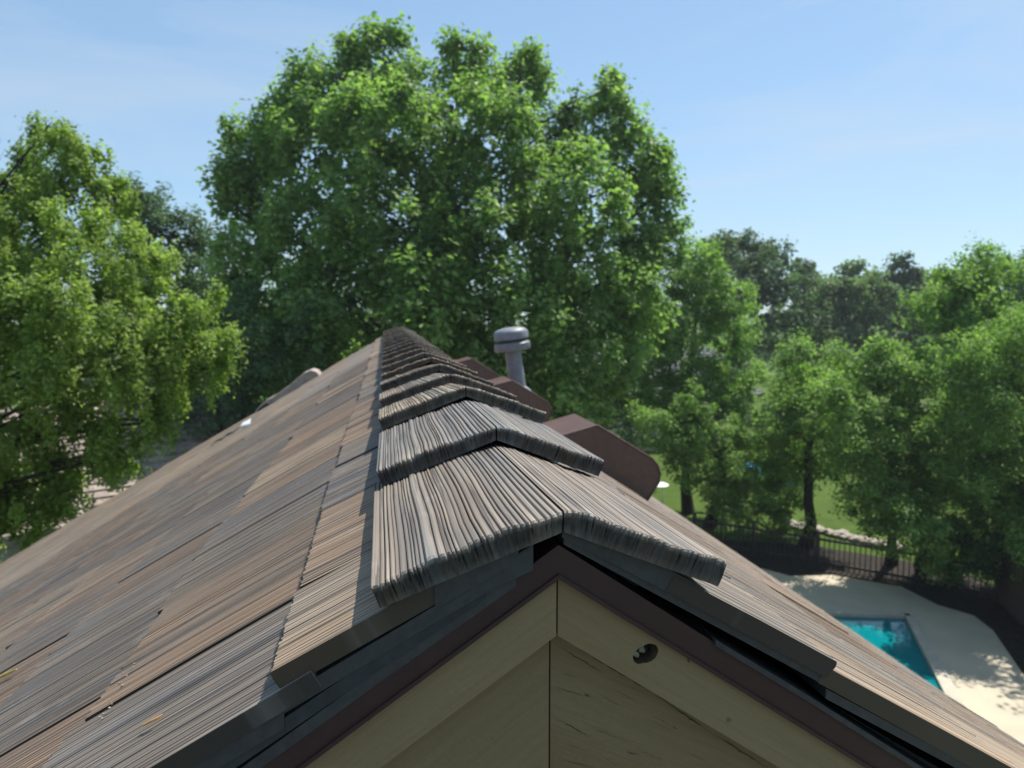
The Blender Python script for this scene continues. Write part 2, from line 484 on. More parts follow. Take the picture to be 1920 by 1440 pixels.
def ribbed_slab(w, ln, T, seed, rib=(0.0020, 0.0060), depth=0.0016, wave=0.0030, wander=0.0006, rows=3, tint_jit=0.12, curl=0.0):
    """a moulded shake: x across the width, butt at y=0, body to y=+ln, top near z=T; metres. Returns verts, quads, sc"""
    rng = np.random.RandomState(seed)
    xs = [0.0]; hs = [0.72]; rk = [0.0]
    x = 0.0
    while x < w - 1e-6:
        r = min(rng.uniform(*rib) * S * (1.8 if rng.rand() < 0.13 else 1.0), w - x)
        if w - (x + r) < 0.001 * S: r = w - x
        hh = rng.uniform(0.45, 1.0)
        bk = rng.uniform(-1, 1)
        for q, h in ((0.22, 0.88), (0.5, 1.0), (0.78, 0.90)):
            xs.append(x + r * q); hs.append(h * hh); rk.append(bk)
        x += r
        xs.append(x); hs.append(rng.uniform(0, 0.15)); rk.append(0.0)
    hs[-1] = 0.7
    xs = np.array(xs); hs = np.array(hs); rk = np.array(rk)
    n = len(xs)
    ph = rng.uniform(0, 6.28, 6)
    low = (np.sin(xs / w * 7 + ph[0]) + 0.7 * np.sin(xs / w * 15 + ph[1]) + 0.5 * np.sin(xs / w * 31 + ph[2])) / 2.2
    yf = wave * S * low + 0.0011 * S * rk - 0.0008 * S * (1 - hs) * -1.0
    D = depth * S
    ztop = T - D + D * hs + 0.0010 * S * low
    # rows: bottom front, mid front (2), top front lip, just behind the lip, body rows, back
    V = []; Y = []
    j1 = rng.uniform(-1, 1, n) * 0.0007 * S; j2 = rng.uniform(-1, 1, n) * 0.0007 * S
    V.append(np.stack([xs, yf * 0.25 + 0.0018 * S, np.zeros(n)], 1))
    V.append(np.stack([xs, yf * 0.5 + 0.0012 * S + j1, ztop * 0.35], 1))
    V.append(np.stack([xs, yf * 0.8 + 0.0004 * S + j2 + (1 - hs) * 0.0008 * S, ztop * 0.72], 1))
    V.append(np.stack([xs, yf + (1 - hs) * 0.0012 * S, ztop - 0.0012 * S], 1))
    V.append(np.stack([xs, yf + 0.0016 * S, ztop + 0.0004 * S], 1))
    for i in range(1, rows + 1):
        yy = ln * i / rows
        wx = wander * S * np.sin(i * 1.3 + xs / w * 5 + ph[3]) * np.sin(xs / w * math.pi)
        k = 1.0 if i < rows else 0.9
        V.append(np.stack([xs + wx, np.full(n, yy), ztop * k], 1))
    V.append(np.stack([xs, np.full(n, ln), np.zeros(n)], 1))
    R_ = len(V)
    if curl:
        for r_ in V:
            r_[:, 2] += curl * ((xs / w - 0.5) ** 2 * 4 - 0.3)
    verts = np.concatenate(V)
    i = np.arange(n - 1)
    F_ = []
    for r in range(R_ - 1):
        F_.append(np.stack([r * n + i, r * n + i + 1, (r + 1) * n + i + 1, (r + 1) * n + i], 1))
    # underside
    F_.append(np.stack([i, (R_ - 1) * n + i, (R_ - 1) * n + i + 1, i + 1], 1))
    faces = np.concatenate(F_)
    # end caps as quads to the underside edge
    e = []
    for c0, flip in ((0, False), (n - 1, True)):
        for r in range(1, R_ - 2, 2):
            q = [c0, r * n + c0, (r + 1) * n + c0, (r + 2) * n + c0]
            e.append(q if not flip else q[::-1])
    faces = np.concatenate([faces, np.array(e)])
    sc = np.stack([verts[:, 0] / S, verts[:, 1] / S, np.zeros(len(verts))], 1)
    global LAST_TC
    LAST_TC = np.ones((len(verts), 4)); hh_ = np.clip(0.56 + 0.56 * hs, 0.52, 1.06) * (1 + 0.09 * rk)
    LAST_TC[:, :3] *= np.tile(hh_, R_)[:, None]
    LAST_TC[:3 * n, :3] = (0.20 + 0.05 * np.concatenate([rng.uniform(-1, 1, n)] * 3) + 0.05 * np.tile(hs, 3))[:, None]; LAST_TC[:n, :3] *= 2.2  # butt faces darkened as shade, lower edge lightened as caught light, in the colour
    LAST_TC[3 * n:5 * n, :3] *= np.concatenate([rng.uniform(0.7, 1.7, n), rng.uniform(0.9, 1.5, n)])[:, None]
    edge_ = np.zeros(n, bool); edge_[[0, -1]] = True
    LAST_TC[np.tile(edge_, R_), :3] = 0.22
    return verts, faces, sc
def attrs(me, sc, tcol=None):
    a = me.attributes.new('sc', 'FLOAT_VECTOR', 'POINT')
    a.data.foreach_set('vector', np.asarray(sc, dtype=np.float32).ravel())
    c = me.attributes.new('tcol', 'FLOAT_COLOR', 'POINT')
    if tcol is None: tcol = np.ones((len(sc), 4))
    c.data.foreach_set('color', np.asarray(tcol, dtype=np.float32).ravel())

PAL = {'tan': (0.239, 0.184, 0.135), 'lt': (0.297, 0.237, 0.175), 'brown': (0.214, 0.160, 0.116), 'rust': (0.232, 0.166, 0.120),
       'gb': (0.170, 0.151, 0.134), 'dg': (0.149, 0.128, 0.109), 'mg': (0.193, 0.163, 0.132), 'lg': (0.228, 0.199, 0.165)}
PK = list(PAL)
PWT = [5, 2, 4, 3, 5, 3, 5, 3]
WID = [0.105, 0.135, 0.165, 0.195, 0.225]
def shake_meshes(kind, depth, rib, ln_=0.245):
    r = {}
    for w_ in WID:
        for k in range(2):
            v, f, sc = ribbed_slab((w_ - 0.0028) * S, ln_ * S, TP * S, int(w_ * 1000) + 31 * k + kind, rib, depth, 0.0014, 0.0012, 2)
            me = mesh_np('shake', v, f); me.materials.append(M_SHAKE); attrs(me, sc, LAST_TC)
            r[(w_, k)] = me
    return r
SM = shake_meshes(0, 0.0015, (0.0016, 0.0048))
SM1 = shake_meshes(7, 0.0015, (0.0016, 0.0048), 0.150)
EXL = [0.0, 0.183, 0.372, 0.555]
while EXL[-1] < LE - 0.2: EXL.append(EXL[-1] + 0.187)
EXR = [0.0, 0.205, 0.405]
while EXR[-1] < LE - 0.2: EXR.append(EXR[-1] + 0.190)
FIRST = {(-1, 1): ([0.135, 0.225, 0.195, 0.165, 0.195], ['lt', 'tan', 'gb', 'mg', 'tan']),
         (-1, 2): ([0.165, 0.225, 0.165, 0.195, 0.165], ['gb', 'brown', 'mg', 'gb', 'tan']),
         (-1, 3): ([0.225, 0.225, 0.195, 0.135, 0.225], ['rust', 'dg', 'gb', 'brown', 'gb']),
         (-1, 4): ([0.195, 0.225, 0.195, 0.225], ['gb', 'dg', 'rust', 'gb']),
         (1, 1): ([0.165, 0.105, 0.195, 0.165], ['lg', 'gb', 'lg', 'mg']),
         (1, 2): ([0.135, 0.165, 0.195], ['lt', 'lg', 'mg']), (1, 3): ([0.195, 0.165], ['lt', 'mg'])}
tiles = []
rr = random.Random(11)
for side, EX in ((-1, EXL), (1, EXR)):
    for ci in range(1, len(EX)):
        y = Y0 - 0.004 + rr.uniform(-0.0025, 0.0025)
        ws, cs = FIRST.get((side, ci), ([], []))
        if not ws: y -= 0
        j = 0
        while y < Y1 - 0.08:
            w_ = ws[j] if j < len(ws) else rr.choice(WID)
            col = PAL[cs[j]] if j < len(cs) else PAL[rr.choices(PK, PWT)[0]]
            br = rr.uniform(0.95, 1.06)
            if ci > 2:
                col = tuple(0.7 * c + 0.3 * m_ for c, m_ in zip(col, (0.215, 0.172, 0.132)))
            tiles.append((side, ci, EX[ci - 1], EX[ci], y, w_, tuple(c * br for c in col), rr.uniform(-0.011, 0.009) if ci > 1 else rr.uniform(-0.003, 0.003), rr.randint(0, 1)))
            y += w_ + rr.choice([-0.0014, -0.0010, 0.0012, 0.0026]); j += 1
        
def tile_frame(side, L0, L1, y, w_, jit):
    # butt edge at L1, local x along the ridge, local y up the slope, z out
    t = tl_(y) if side < 0 else tr_(y)
    Tz = TP * 1.13
    stp = Tz if L0 < 0.01 else (0.0075 if L0 < 0.3 else 0.0050)
    ya, yb = y, y + w_
    lift = 0.0055 if (L0 < 0.01 and side < 0) else 0.0
    p_b = side_xyz(side, L1 + jit, ya, -Tz + lift)
    p_t = WP(side * (L0), ya, -field_drop(ya) - t * L0 - (((0.6 if y < 0.55 else 1.1) * Tz) if L0 < 0.01 else stp) - Tz)
    q_b = side_xyz(side, L1 + jit, yb, -Tz + lift)
    upv = (p_t - p_b).normalized()
    al = (q_b - p_b).normalized()
    nrm = al.cross(upv) if side > 0 else upv.cross(al)
    nrm.normalize()
    if nrm.z < 0: nrm = -nrm
    if side > 0:
        X = al; org = p_b
    else:
        X = -al; org = q_b
    Yv = nrm.cross(X).normalized()
    return Matrix(((X.x, Yv.x, nrm.x, org.x), (X.y, Yv.y, nrm.y, org.y), (X.z, Yv.z, nrm.z, org.z), (0, 0, 0, 1)))
def tdist(tl):
    y = tl[4]; return math.hypot(math.hypot(tl[3] + A0 * (1 if tl[0] > 0 else -1), y), field_drop(y) + 0.6 * tl[3])
def in_view(tl):
    pc_ = tile_frame(tl[0], tl[2], tl[3], tl[4], tl[5], 0).to_translation() - Vector(CAM)
    d_ = pc_.dot(Vector(Fw))
    if d_ < 0.1: return False
    px = 960 + FPX * pc_.dot(Vector(Rt)) / d_; py = 720 - FPX * pc_.dot(Vector(Up)) / d_
    return -350 < px < 2100 and py < 1750
order = sorted([i for i in range(len(tiles)) if in_view(tiles[i])], key=lambda i: tdist(tiles[i]))
single = set(order[:285])
fv, ff, fsc, fcol = [], [], [], []
gap = 0.0028
for i, tl in enumerate(tiles):
    side, ci, L0, L1, y, w_, col, jit, var = tl
    mw = tile_frame(side, L0, L1, y, w_, jit)
    if i in single:
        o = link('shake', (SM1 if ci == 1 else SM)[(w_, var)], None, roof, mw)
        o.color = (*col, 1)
    else:
        b0 = len(fv)
        ln = (0.150 if ci == 1 else 0.235) * S; ww = (w_ - gap) * S; T = TP * S
        ox, oy = rr.uniform(0, 40), rr.uniform(0, 40)
        for (a, b, c) in ((0, 0, 0), (ww, 0, 0), (ww, ln, 0), (0, ln, 0), (0, 0, T), (ww, 0, T), (ww, ln, T), (0, ln, T)):
            fv.append(mw @ Vector((a, b, c))); fsc.append((a / S + ox, b / S + oy, 0)); fcol.append((*col, 1))
        ff += [(b0 + 4, b0 + 5, b0 + 6, b0 + 7), (b0, b0 + 1, b0 + 5, b0 + 4), (b0 + 1, b0 + 2, b0 + 6, b0 + 5), (b0 + 3, b0, b0 + 4, b0 + 7)]
me = mesh_np('far_shakes', np.array([tuple(v) for v in fv]), np.array(ff))
me.materials.append(M_SHAKE); attrs(me, fsc, fcol)
tagset(link('shakes_beyond', me, None, roof), kind='stuff')

# ridge caps: two ribbed wings each
def cap_mesh(seed, full=True, yl=0.33):
    leg = 0.127 * S; T = (0.0180 if full else 0.0145) * S
    VV, FF, SC, TCL = [], [], [], []
    b0 = 0
    sl_ = {-1: 0.365, 1: 0.395}
    for side in (-1, 1):
        v, f, sc = ribbed_slab(leg, yl * S, T, seed + 5 * side, (0.0022, 0.0056) if full else (0.005, 0.010), 0.0034 if side < 0 else 0.0020, 0.0034, 0.0009, 6 if full else 2, curl=0.0)
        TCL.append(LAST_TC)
        x, y, z = v[:, 0].copy(), v[:, 1].copy(), v[:, 2].copy()
        th = math.atan(sl_[side])
        s_ = x * (1.0 if side < 0 else 0.945) + 0.0007 * S                     # small gap at the hinge
        # the wing bends over near the ridge
        s2 = np.clip(s_ / leg, 0, 1)
        drop = np.sin(th) * s_
        X = side * (np.cos(th) * s_) + side * math.sin(th) * z * np.clip((s_ - 0.002 * S) / (0.035 * S), 0, 1)
        Z = -drop + math.cos(th) * z
        # soften the crest
        cr_ = np.exp(-(s_ / (0.010 * S)) ** 2) * 0.0022 * S
        Z = Z - cr_ * (z > T * 0.5)
        vv = np.stack([X, y, Z - math.cos(th) * T], 1)
        if side < 0: f = f[:, ::-1]
        VV.append(vv); FF.append(f + b0); SC.append(sc + np.array([seed * 0.7 + side * 3, 0, 0])); b0 += len(vv)
    # thin web under the hinge so that no light leaks through
    me = mesh_np('ridge_cap', np.concatenate(VV), np.concatenate(FF))
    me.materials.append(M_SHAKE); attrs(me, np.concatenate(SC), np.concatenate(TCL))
    return me
CM = [cap_mesh(101), cap_mesh(202), cap_mesh(303), cap_mesh(404)]
CMf = [cap_mesh(505, False), cap_mesh(606, False)]
cap_cols = ['mg', 'lg', 'lt', 'lg', 'mg', 'tan', 'lg', 'tan', 'mg', 'gb', 'lg', 'mg', 'dg', 'mg', 'lg', 'gb', 'mg', 'tan', 'mg', 'dg', 'mg', 'lg', 'mg', 'gb']
cap_y = [0.450, 0.738, 1.025, 1.262, 1.535, 1.80, 2.06, 2.32]
while cap_y[-1] < Y1 - 0.35: cap_y.append(cap_y[-1] + 0.262)
TC = 0.0180
for i, y in enumerate(cap_y):
    yn = y + 0.275
    z0 = -ridge_drop(y); z1 = -ridge_drop(yn) - TC * 1.05
    tilt = math.atan2(z1 - z0, yn - y)
    p = WP(0, y, z0)
    mw = Matrix.Translation(p) @ Matrix.Rotation(rr.uniform(-0.012, 0.012), 4, 'Z') @ Matrix.Rotation(rr.uniform(-0.012, 0.012), 4, 'Y') @ Matrix.Rotation(tilt, 4, 'X')
    me = CM[i % 4] if i < 5 else CMf[i % 2]
    o = link('ridge_cap', me, None, roof, mw)
    c = PAL[cap_cols[i % len(cap_cols)]]
    if i == 0: c = (0.220, 0.200, 0.176)
    if i == 1: c = (0.190, 0.184, 0.174)
    if i == 2: c = (0.248, 0.218, 0.176)
    o.color = (*c, 1)
# dark nailing board beneath the caps
nb = MB()
nys = [0.50, 0.74, 1.03, 2.4, 4.0, Y1 - 0.05]
pr = []
for y in nys:
    d_ = -ridge_drop(y)
    pr.append([WP(-0.085, y, d_ - 0.075), WP(-0.075, y, d_ - 0.062), WP(0, y, d_ - 0.033), WP(0.075, y, d_ - 0.066), WP(0.085, y, d_ - 0.080)])
vs_ = [q for r in pr for q in r]
fs_ = [(i * 5 + j, i * 5 + j + 1, (i + 1) * 5 + j + 1, (i + 1) * 5 + j) for i in range(len(nys) - 1) for j in range(4)] + [(0, 1, 2, 3, 4)]
nb.add(vs_, fs_)
nb.build('ridge_underlay', M_DARK, roof)

# rake edges of the gable end: starter layers, metal drip edge, boards, siding
GY = 0.463                      # gable trim plane (units)
TF = 0.68
def strip(name, mat, side, x0, x1, top, h, y_, yt, t, parent, x1drop=0.0, seg=1, wob=0.0, bevel=0.0):
    """a thin bar following the gable slope: top edge at z = -top - t*x, height h, from depth y_ to yt"""
    mb = MB()
    n = seg
    V = []
    for k in range(n + 1):
        x = x0 + (x1 - x0) * k / n
        wz = wob * (math.sin(k * 1.7) + math.sin(k * 0.63 + 1))
        for yy in (y_, yt):
            for zz in (0, h):
                V.append(WP(side * x, yy, -top - t * x - zz + wz + x1drop * x))
    F_ = []
    for k in range(n):
        b = k * 4
        F_ += [(b, b + 1, b + 5, b + 4), (b + 2, b + 6, b + 7, b + 3), (b, b + 4, b + 6, b + 2), (b + 1, b + 3, b + 7, b + 5)]
    F_ += [(0, 2, 3, 1), (n * 4, n * 4 + 1, n * 4 + 3, n * 4 + 2)]
    mb.add(V, F_)
    return mb.build(name, mat, parent)
XE = 3.6
# the next layer of shake edges showing under each course at the rake
XE = 3.6
for side, EX in ((-1, EXL), (1, EXR)):
    for ci in range(1, len(EX)):
        L0, L1 = EX[ci - 1], EX[ci]
        t = TL if side < 0 else tr_(Y0)
        Tz = TP * 1.13; D_ = field_drop(Y0)
        x0 = L0 + ((0.019 if side < 0 else 0.003) if ci == 1 else 0.0)
        ztop = -D_ - t * L0 - 1.6 * Tz
        zb_ = -D_ - t * L1 - 1.0 * Tz
        ztop = ztop + (zb_ - ztop) * (x0 - L0) / (L1 - L0)
        hh = 0.0105 if side < 0 else 0.0068
        mb = MB(); n = 8; V = []
        for k in range(n + 1):
            f_ = k / n; x = x0 + (L1 + 0.02 - x0) * f_
            z = ztop + (zb_ - ztop) * (x - x0) / (L1 - x0)
            fl_ = 0.0035 * math.exp(-f_ * 9) if ci == 1 and side < 0 else 0
            yw = 0.0
            for yy in (0.4605 + yw - fl_, 0.62):
                V += [WP(side * x, yy, z + 0.001 + fl_), WP(side * x, yy, z - hh - fl_ * 0.8)]
        F_ = []
        for k in range(n):
            q0 = k * 4
            F_ += [(q0, q0 + 1, q0 + 5, q0 + 4), (q0 + 2, q0 + 6, q0 + 7, q0 + 3), (q0, q0 + 4, q0 + 6, q0 + 2), (q0 + 1, q0 + 3, q0 + 7, q0 + 5)]
        F_ += [(0, 2, 3, 1), (n * 4, n * 4 + 1, n * 4 + 3, n * 4 + 2)]
        mb.add(V, F_)
        mb.build('under_shake', M_SIDE, roof)
for side, x0 in ((-1, 0.030), (1, 0.003)):
    t = TL if side < 0 else tr_(Y0)
    L1 = (EXL if side < 0 else EXR)[1]
    Tz = TP * 1.13; D_ = field_drop(Y0)
    zt0, zt1 = -D_ - 0.6 * Tz, -D_ - t * L1
    mb = MB()
    xa, xb = x0, 0.085 + (0.02 if side > 0 else 0)
    fa, fb = zt0 + (zt1 - zt0) * xa / L1, zt0 + (zt1 - zt0) * xb / L1
    mb.prism([WP(side * xa, 0.4582, fa), WP(side * xb, 0.4582, fb), WP(side * xb, 0.4582, fb - Tz), WP(side * (xa - 0.002), 0.4582, fa - Tz - 0.001)], (0, 0.04 * S, 0))
    mb.build('shake_end', M_SIDE, roof)
strip('felt_edge', M_DARK, -1, 0.05, XE, 0.1465, 0.0110, 0.4612, 0.60, 0.618, roof, seg=40, wob=0.0005)
strip('felt_edge', M_SIDE, -1, 0.03, XE, 0.1525, 0.0095, 0.4618, 0.60, 0.655, roof, seg=40, wob=0.0005)
strip('flashing_edge', M_SIDE, 1, 0.115, XE, 0.1530, 0.0045, 0.4590, 0.60, 0.668, roof, seg=50, wob=0.0006)
# drip edge with a hemmed lower lip
for side in (-1, 1):
    strip('drip_edge', M_FASCIA, side, 0.0, XE, 0.1545, 0.0225, GY, GY + 0.03, TF, house)
    strip('drip_edge_lip', M_FASCIA, side, 0.0, XE, 0.1745, 0.0035, GY - 0.0020, GY + 0.004, TF, house)
# rake boards, mitred at the apex; the right one has a knot hole
def board(name, mat, side, top, h, y_, th, t, parent, x1, hole_=None):
    bm = bmesh.new()
    P = [(0.0006, -top), (x1, -top - t * x1), (x1, -top - t * x1 - h), (0.0006, -top - h)]
    edges = []
    loops = [P]
    if hole_: loops.append(hole_)
    for lp in loops:
        vs = [bm.verts.new(WP(side * x if lp is P else x, y_, z)) for x, z in lp]
        edges += [bm.edges.new((vs[i], vs[(i + 1) % len(vs)])) for i in range(len(vs))]
    bmesh.ops.triangle_fill(bm, edges=edges, use_beauty=True, use_dissolve=False, normal=(0, -1, 0))
    r = bmesh.ops.extrude_face_region(bm, geom=list(bm.faces))
    bmesh.ops.translate(bm, vec=(0, th * S, 0), verts=[e for e in r['geom'] if isinstance(e, bmesh.types.BMVert)])
    bmesh.ops.recalc_face_normals(bm, faces=bm.faces)
    me = bpy.data.meshes.new(name); bm.to_mesh(me); bm.free()
    return link(name, me, mat, parent)
RY = 0.4665
hx, hz = at_y(1211, 1226, RY)
hr = random.Random(3)
kn = []
for k in range(18):
    a_ = 2 * math.pi * k / 18
    rx, rz = 0.0100 * (1 + hr.uniform(-0.08, 0.08)), 0.0068 * (1 + hr.uniform(-0.1, 0.1))
    qx, qz = rx * math.cos(a_), rz * math.sin(a_)
    ang = 0.42
    kn.append((hx + qx * math.cos(ang) - qz * math.sin(ang), hz + qx * math.sin(ang) + qz * math.cos(ang)))
board('rake_board', M_RAKE_L, -1, 0.1740, 0.0465, RY, 0.016, TF, house, XE)
rbr = board('rake_board', M_RAKE_R, 1, 0.1740, 0.0465, RY, 0.016, TF, house, XE, kn)
kh = MB()
kk = [(hx + (x - hx) * 0.9, hz + (z - hz) * 0.9) for x, z in kn]
kb = []
for k, (x, z) in enumerate(kn):
    kb.append(WP(x, RY + 0.0145 + 0.001 * math.sin(k * 2.2), z))
kh.add([WP(x, RY + 0.0005, z) for x, z in kn] + kb, [(k, (k + 1) % 18, 18 + (k + 1) % 18, 18 + k) for k in range(18)] + [tuple(range(18, 36))])
kh.build('knot_hole_lining', simple('knot_wood', (0.12, 0.10, 0.075), 0.9, 0, 0.5, 90, 1.0), rbr)
fl = MB()
for k in range(5):
    cx, cz = hx + [-0.0062, -0.0046, -0.0008, 0.0012, -0.0028][k], hz + [-0.0012, -0.0034, -0.0002, -0.0020, -0.0048][k]
    r0 = [0.0020, 0.0016, 0.0024, 0.0014, 0.0011][k]
    pl = [WP(cx + r0 * hr.uniform(0.6, 1.2) * math.cos(a_), RY + 0.0035 + 0.0015 * k, cz + r0 * hr.uniform(0.6, 1.5) * math.sin(a_)) for a_ in [i * 2 * math.pi / 7 for i in range(7)]]
    fl.prism(pl, (0, 0.0012, 0.0004))
fl.build('paint_flake', simple('paint_flake', (0.26, 0.24, 0.17), 0.6, 0, 0.1, 90, 0.3), rbr)
# siding: two panels meeting at the vertical seam, left one 1 mm proud
SX, SZ = at_y(1030, 1240, 0.487)
def panel(name, mat, poly, y_, th):
    mb = MB(); mb.prism([WP(x, y_, z) for x, z in poly], (0, th * S, 0)); return mb.build(name, mat, house)
zb = -3.6
panel('siding_panel', M_SID_L, [(SX - 0.0007, -0.19), (SX - 0.0007, zb), (-LE + 0.3, zb), (-LE + 0.3, -0.19 - TF * 0.93 * (LE - 0.3))], 0.4850, 0.012)
panel('siding_panel', M_SID_R, [(SX + 0.0007, -0.19), (SX + 0.0007, zb), (LE - 0.3, zb), (LE - 0.3, -0.19 - TF * 0.93 * (LE - 0.3))], 0.4862, 0.012)
# weathered cracks in the right panel, and the dark line along the rake board's foot
M_LINE = simple('line_dark', (0.035, 0.028, 0.022), 0.9, 0, 0.3, 50, 0.2)
for (u0, v0, u1, v1, wd) in [(1048, 1212, 1130, 1262, 2.6), (1085, 1216, 1225, 1300, 3.6), (1225, 1300, 1330, 1372, 3.2), (1330, 1372, 1440, 1440, 3.0), (1040, 1288, 1098, 1306, 1.3), (1040, 1345, 1106, 1382, 2.2), (1110, 1365, 1180, 1392, 1.0), (1048, 1425, 1120, 1440, 1.0), (1120, 1300, 1168, 1326, 0.9), (1052, 1262, 1080, 1270, 0.8), (1150, 1290, 1195, 1318, 0.7), (1210, 1345, 1262, 1372, 0.8), (1062, 1395, 1098, 1408, 0.7), (1195, 1405, 1250, 1430, 0.9), (1290, 1410, 1330, 1432, 0.8), (1130, 1420, 1160, 1436, 0.8)]:
    N = 14; ck = MB()
    top_, bot_ = [], []
    x0, z0 = at_y(u0, v0, 0.4858); x1, z1 = at_y(u1, v1, 0.4858)
    for k in range(N + 1):
        t_ = k / N
        x, z = x0 + (x1 - x0) * t_, z0 + (z1 - z0) * t_ + hr.uniform(-0.0005, 0.0005)
        hw = wd * 0.00017 * math.sin(math.pi * min(max(t_, 0.06), 0.94)) * hr.uniform(0.5, 1.3)
        top_.append(WP(x, 0.4858, z + hw)); bot_.append(WP(x, 0.4858, z - hw))
    for k in range(N):
        pass
    nn_ = N + 1
    fr = top_ + bot_; bk = [p + Vector((0, 0.0006, 0)) for p in fr]
    ck.add(fr, [(k, k + 1, nn_ + k + 1, nn_ + k) for k in range(N)])
    ck.build('crack_and_edge_line', M_LINE, house)
for u_, v_, r_ in ((1292, 1238, 3.0), (1180, 1108, 2.0)):
    yy_ = 0.4860 if v_ == 1258 else RY
    x_, z_ = at_y(u_, v_, yy_)
    k_ = r_ / FPX * yy_
    nh = MB()
    ringp = [WP(x_ + k_ * math.cos(a_), yy_ - 0.0002, z_ + k_ * math.sin(a_)) for a_ in [i * 2 * math.pi / 14 for i in range(12 if r_ < 10 else 13)]]
    nh.tube(ringp, [0.0005] * len(ringp), 5)
    nh.build('nail_dimple', M_LINE, house)
# walls of the house below
wl = MB()
H2 = (LE - 0.35) * S
wl.box(((0), (0.52 + Y1 - 0.1) / 2 * S, (CZ - 0.62 * (LE) * S) / 2 - 0.2), (H2, (Y1 - 0.1 - 0.52) / 2 * S, (CZ - 0.62 * LE * S) / 2))
wl.prism([(-H2, 0.515 * S, CZ - 3.7 * S), (-H2, 0.515 * S, 0), (H2, 0.515 * S, 0), (H2, 0.515 * S, CZ - 3.7 * S)], (0, 0.05, 0))
wl.build('wall', M_RAKE_L, house)

# roof vents on the right slope (slant-back hoods)
def hood(sx, y0, y1_, sc_=1.0):
    prof = [at_y(u, v, 2.0) for u, v in [(1044, 820), (1120, 797), (1205, 849), (1222, 859), (1233, 872), (1238, 890), (1235, 905), (1213, 940)]]
    base = [(prof[-1][0] - 0.03, prof[-1][1] - 0.05), (prof[0][0] - 0.02, prof[0][1] - 0.06)]
    dz = -field_drop(y0) + field_drop(2.0)
    P = [WP(x, y0, z + dz) for x, z in prof + base]
    mb = MB(); mb.prism(P, (0, (y1_ - y0) * S, 0))
    o = mb.build('roof_vent', M_VENT, house, bevel=0.0016)
    # thin folded rim standing a little proud of the side panel
    rim = MB()
    pts = [WP(x, y0 - 0.0015, z + dz + 0.0006) for x, z in prof]
    rim.tube(pts, [0.0028 * S] * len(pts), 6)
    rim.build('vent_rim', M_VENT, o, smooth=True)
    return o
hood(1, 2.00, 2.26)
hood(1, 3.42, 3.68)
hood(1, 5.05, 5.31)
# grey plumbing vent pipe with its cap
py_ = 3.95
(xt, zt), (xb, zb_) = at_y(961, 663, py_), at_y(976, 768, py_)
pw = 15.5 / FPX * py_ * S
pipe = MB()
pb, pt = WP(xb, py_, zb_ - 0.1), WP(xt, py_, zt + 0.03)
pb = pt + (WP(xb, py_, zb_) - pt) * 1.5
pipe.tube([pb, pt], [pw * 1.08, pw], 28)
vp = pipe.build('vent_pipe', M_PIPE, house, smooth=True)
cl = MB()
cc = pt + (pb - pt) * 0.05
axis = (pt - pb).normalized()
q = axis.to_track_quat('Z', 'Y').to_matrix().to_4x4()
def axial(mb_, origin, prof):
    m_ = MB(); m_.lathe((0, 0, 0), prof, 36)
    Q = Matrix.Translation(origin) @ q
    mb_.add([Q @ Vector(v) for v in m_.v], m_.f)
px1 = py_ / FPX * S             # metres per source pixel at the pipe
cap_ = MB()
axial(cap_, pt, [(10 * px1, -5 * px1), (33 * px1, -4 * px1), (34.5 * px1, -2 * px1), (34.5 * px1, 9 * px1), (32 * px1, 11.5 * px1), (12 * px1, 12 * px1)])
cap_.build('vent_cap_collar', M_PIPE, vp, smooth=True)
neck = MB()
axial(neck, pt, [(29 * px1, 11 * px1), (29 * px1, 18 * px1)])
neck.build('vent_cap_screen', M_DARK, vp, smooth=True)
top = MB()
axial(top, pt, [(12 * px1, 16.5 * px1), (31 * px1, 17 * px1), (33 * px1, 19 * px1), (33 * px1, 29 * px1), (31.5 * px1, 33 * px1), (26 * px1, 37 * px1), (16 * px1, 39.5 * px1), (0.2 * px1, 40.5 * px1)])
top.build('vent_cap_lid', M_PIPE, vp, smooth=True)
coll = MB()
axial(coll, pt + (pb - pt).normalized() * 82 * px1, [(15 * px1, 9 * px1), (19 * px1, 4 * px1), (25 * px1, -2 * px1), (26 * px1, -6 * px1), (16 * px1, -6 * px1)])
coll.build('storm_collar', M_PIPE, vp, smooth=True)
# low tan vent hood far down the left slope
ly = 5.72
hp = [at_y(u, v, ly) for u, v in [(462, 795), (484, 764), (497, 752), (512, 744), (545, 720), (568, 700), (583, 694), (593, 697), (607, 713), (600, 745)]]
hv = MB()
hv.prism([WP(x, ly, z) for x, z in hp], (0, 0.26 * S, 0))
hvo = hv.build('low_vent_hood', M_TANVENT, house, bevel=0.012)
hm = MB()
mp_ = [at_y(u, v, ly - 0.012) for u, v in [(481, 776), (489, 764), (501, 757), (513, 758), (523, 767)]]
hm.tube([WP(x, ly - 0.012, z) for x, z in mp_], [0.006, 0.011, 0.013, 0.011, 0.005], 8)
hm.build('low_vent_mouth', M_DARK, hvo)

